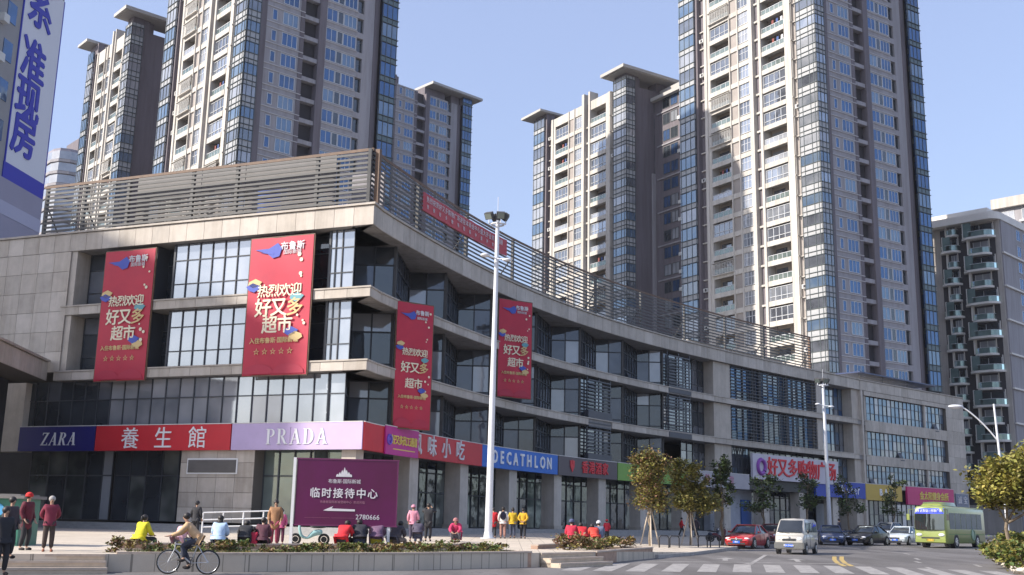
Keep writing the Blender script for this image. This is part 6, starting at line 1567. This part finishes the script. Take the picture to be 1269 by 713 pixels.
P = gp(1116,676,0); sedan('white sedan parked right behind the black one', P+V3(.9,1.8,.012), hd(36), (.62,.68,.74), 4.5, 1.75, 1.45, group='cars parked at the roadside before the mall')
P = gp(1101,672,0); sedan('silver suv whose roof shows behind the black and white sedans', P+V3(1.,3,.03), hd(46), (.30,.31,.33), 4.5, 1.8, 1.7, hatch=1, suv=1, group='cars parked at the roadside before the mall')
P = gp(1244,668,0); sedan('white van like car far behind the bus', P+V3(1,3,.03), hd(25), (.6,.62,.66), 4.6, 1.8, 1.75, hatch=1, suv=1)
# minivan
def minivan(label, P, rot):
    r = thing('minivan', label, 'van', P, rot); pm = carpaint('van_white', (.43,.41,.37)); L, W, H = 3.75, 1.58, 1.92; h = L/2; w = W/2
    def S_(y, ws, zt, zb=.25): return (y,[(0,zb),(ws*.9,zb),(ws,zb+.15),(ws,zt-.25),(ws*.98,zt-.05),(ws*.92,zt),(0,zt+.01)])
    loft([S_(-h,w*.88,.80,.32),S_(-h+.05,w*.95,.92),S_(-h+.22,w,1.02),S_(-h+.5,w,1.06),S_(0,w,1.08),S_(h-.15,w,1.08),S_(h,w*.94,1.05,.32)], pm, 'body', r)
    def C_(y, wb, wt, zt): return (y,[(0,.98),(wb,.98),(wb,1.06),(wt,zt-.10),(wt*.90,zt-.03),(0,zt)])
    loft([C_(-h+.20,w*.95,w*.93,1.10),C_(-h+.48,w*.96,w*.90,1.50),C_(-h+.82,w*.97,w*.86,1.84),C_(-h+1.2,w*.97,w*.86,1.89),C_(h-.25,w*.97,w*.86,1.88),C_(h-.02,w*.95,w*.88,1.78)], pm, 'upper_body', r)
    b = MB(); vv = [(-w*.84,-h+.20,1.14),(w*.84,-h+.20,1.14),(w*.74,-h+.76,1.76),(-w*.74,-h+.76,1.76)]
    vv = [(x,y-.03,z+.02) for x,y,z in vv]; vv2 = [(x,y+.06,z-.03) for x,y,z in vv]; b.add(vv+vv2,[(0,1,2,3),(7,6,5,4),(0,4,5,1),(1,5,6,2),(2,6,7,3),(3,7,4,0)]); b.build('windscreen', carglass, r)
    b = MB(); b.box(-.62,-.05,-h+.13,-h+.16,1.14,1.16); b.tube((-.5,-h+.14,1.14),(.05,-h+.42,1.42),.008,4); b.tube((.05,-h+.14,1.14),(.5,-h+.36,1.36),.008,4); b.build('wiper', M['black'], r)
    for sg in (-1,1):
        for (ya,yb_) in ((-h+.75,-h+1.5),(-h+1.62,-h+2.5),(-h+2.6,h-.25)):
            b = MB(); b.add([(sg*w*.985,ya,1.16),(sg*w*.985,yb_,1.16),(sg*w*.905,yb_,1.68),(sg*w*.905,ya+.12,1.68),(sg*w*.93,ya,1.16),(sg*w*.93,yb_,1.16),(sg*w*.86,yb_,1.68),(sg*w*.86,ya+.12,1.68)],[(0,1,2,3),(7,6,5,4),(0,4,5,1),(2,6,7,3),(1,5,6,2),(3,7,4,0)]); b.build('side_window', carglass, r)
        b = MB(); b.ball((sg*(w+.10),-h+.62,1.20),.07,.05,.11,8,6); b.build('mirror', dkplastic, r)
        b = MB(); b.ball((sg*w*.70,-h+.07,.80),.17,.10,.10,10,6); b.build('headlight', headl, r)
        for y in (-h+.62,h-.72): b = MB(); b.tube((sg*(w-.16),y,.31),(sg*(w+.005),y,.31),.35,18); b.build('wheel_arch', dkplastic, r); wheel(r, sg*(w+.02), y, .285, .17)
        b = MB(); b.box(sg*w-.004,sg*w+.008,-h+.7,-h+.712,.35,1.06); b.box(sg*w-.004,sg*w+.008,-h+1.56,-h+1.572,.35,1.06); b.build('door_seam', dkplastic, r)
    b = MB(); b.box(-w*.93,w*.93,-h-.07,-h+.12,.30,.62); b.box(-w*1.0,-w*.9,-h-.05,-h+.35,.30,.60); b.box(w*.9,w*1.0,-h-.05,-h+.35,.30,.60); b.build('bumper', mat('bumper_grey',(.12,.12,.115),.6,noise=.1), r)
    b = MB(); b.box(-.36,.36,-h-.03,-h+.02,.71,.82); b.build('grille', dkplastic, r); b = MB(); b.tube((0,-h-.045,.89),(0,-h-.0,.89),.045,10); b.build('emblem', chrome, r)
    plate(r, -h-.09, .46, '赣A·0H6B3'); return r
P = gp(989,687.5,0); minivan('white minivan driving towards the viewer in the middle of the road', P+V3(.35,1.5,.01), hd(27))
# bus
def bus(label, P, rot):
    r = thing('bus', label, 'bus', P, rot); pm = carpaint('bus_lime', (.25,.30,.08)); L, W, H = 9.0, 2.35, 3.0; h = L/2; w = W/2
    def S_(y, k, zt, zb=.32): ws = w*k; return (y,[(0,zb),(ws*.94,zb),(ws,zb+.12),(ws,1.3),(ws*.985,zt-.35),(ws*.95,zt-.12),(ws*.82,zt),(0,zt+.07)])
    loft([S_(-h,.90,2.82,.40),S_(-h+.08,.96,2.90,.34),S_(-h+.35,1,2.96),S_(0,1,2.98),S_(h-.3,1,2.96),S_(h,.93,2.85,.42)], pm, 'body', r)
    b = MB(); n = 10
    for side_ in (0,):
        vv = []
        for i in range(n+1): x = -w*.90+2*w*.90*i/n; yy = -h-.05-.10*math.cos(PI*(x/(2*w))); vv += [(x,yy,1.28),(x,yy+.07,2.42)]
        b.add(vv,[(2*i,2*i+2,2*i+3,2*i+1) for i in range(n)],0,None,True)
    b.build('windscreen', glass('bus_windscreen', (.02,.025,.025), .07, (.85,.95,1), .03, .02, c2=(.07,.08,.08)), r)
    b = MB(); vv = []
    for i in range(n+1): x = -w*.90+2*w*.90*i/n; yy = -h-.06-.10*math.cos(PI*(x/(2*w))); vv += [(x,yy+.075,2.42),(x,yy+.12,2.80)]
    b.add(vv,[(2*i,2*i+2,2*i+3,2*i+1) for i in range(n)]); b.build('route_display', mat('route_blue', (.02,.05,.55), .4, emit=(.03,.06,.8,.25)), r)
    me = text_mesh('116 火车站—市政广场',.23,.004,sx=.85); me.materials.clear(); me.materials.append(W_); o = bpy.data.objects.new('lettering', me); COL.objects.link(o); o.parent = r; o.location = (0,-h-.13,2.61); o.rotation_euler = (PI/2-.1,0,0)
    b = MB(); b.box(-.02,.02,-h-.17,-h-.12,1.28,2.42); b.build('windscreen_divider', M['black'], r)
    b = MB(); b.box(-w*.92,w*.92,-h-.06,-h+.02,.40,.62); b.build('bumper', pm, r)
    b = MB(); b.box(-w*.55,w*.55,-h-.03,-h+.01,.66,.76); b.build('grille', dkplastic, r)
    plate(r, -h-.075, .55, '赣A 21·856', w=.5, m=mat('plate_yellow',(.6,.42,.03),.5))
    for sg in (-1,1):
        b = MB(); b.ball((sg*w*.68,-h+.02,.92),.24,.10,.12,10,6); b.build('headlight', headl, r)
        b = MB(); b.path([(sg*w*.86,-h+.05,2.72),(sg*(w+.22),-h-.25,2.7),(sg*(w+.25),-h-.28,2.35)],.02,5); b.box(sg*(w+.25)-.10,sg*(w+.25)+.10,-h-.34,-h-.26,1.95,2.38); b.build('mirror', pm if sg < 0 else dkplastic, r)
        ys = [-h+.75+i*1.22 for i in range(7)]
        for i, y in enumerate(ys[:-1]):
            b = MB(); x0 = sg*w*1.0; b.add([(sg*(w+.012),y,1.35),(sg*(w+.012),y+1.13,1.35),(sg*(w*.985+.012),y+1.13,2.5),(sg*(w*.985+.012),y,2.5),(sg*(w-.05),y,1.35),(sg*(w-.05),y+1.13,1.35),(sg*(w-.05),y+1.13,2.5),(sg*(w-.05),y,2.5)],[(0,1,2,3),(7,6,5,4),(0,4,5,1),(2,6,7,3),(1,5,6,2),(3,7,4,0)]); b.build('side_window', carglass, r)
        for y in (-h+2.0,h-2.2): b = MB(); b.tube((sg*(w-.3),y,.48),(sg*(w+.01),y,.48),.55,20); b.build('wheel_arch', dkplastic, r); wheel(r, sg*(w+.02), y, .46, .28)
        b = MB(); b.box(sg*(w)-.01,sg*(w)+.015,-h+.5,h-.4,.95,1.0); b.build('side_stripe', flat('stripe_green',(.10,.22,.05)), r)
    b = MB(); b.ring((w+.02,1.3,.95),(1,0,0),.38,.05,18,4); b.ball((w+.01,1.3,.95),.02,.3,.3,10,8); b.build('emblem', flat('bus_emblem',(.30,.42,.30)), r)
    b = MB(); pts_ = [(-.85,0),(-.7,.28),(.7,.28),(.85,0)]
    q = loft([(-h+.6,[(0,3.0),(.8,3.0),(.6,3.12),(0,3.14)]),(-h+1.1,[(0,3.0),(.9,3.0),(.78,3.25),(0,3.30)]),(-h+3.2,[(0,3.0),(.9,3.0),(.78,3.27),(0,3.32)]),(-h+3.8,[(0,3.0),(.8,3.0),(.6,3.1),(0,3.14)])], pm, 'roof_unit', r)
    b = MB(); b.box(-w+.02,-w+.3,-h-.0,-h+.02,1.2,1.3); return r
P = gp(1160,679.5,0); bus('lime green city bus with a blue route display before the far right of the mall', P+V3(2.6,3.6,.012), hd(40))

# ------------------------------------------------------------------ thin winter haze
hz = MB(); hz.box(-420,420,-160,460,-1.2,109); hz = hz.build('haze', None); hz.data.materials.clear()
hm = bpy.data.materials.new('haze'); hm.use_nodes = True; hn = hm.node_tree.nodes; hn.remove(hn['Principled BSDF'])
pv = hn.new('ShaderNodeVolumePrincipled'); pv.inputs['Color'].default_value = (.86,.88,.95,1); pv.inputs['Density'].default_value = .00012; pv.inputs['Anisotropy'].default_value = .2
hm.node_tree.links.new(pv.outputs[0], hn['Material Output'].inputs['Volume']); hz.data.materials.append(hm); hz['kind'] = 'stuff'
tag(hz, 'thin pale winter haze over the whole street', 'haze')
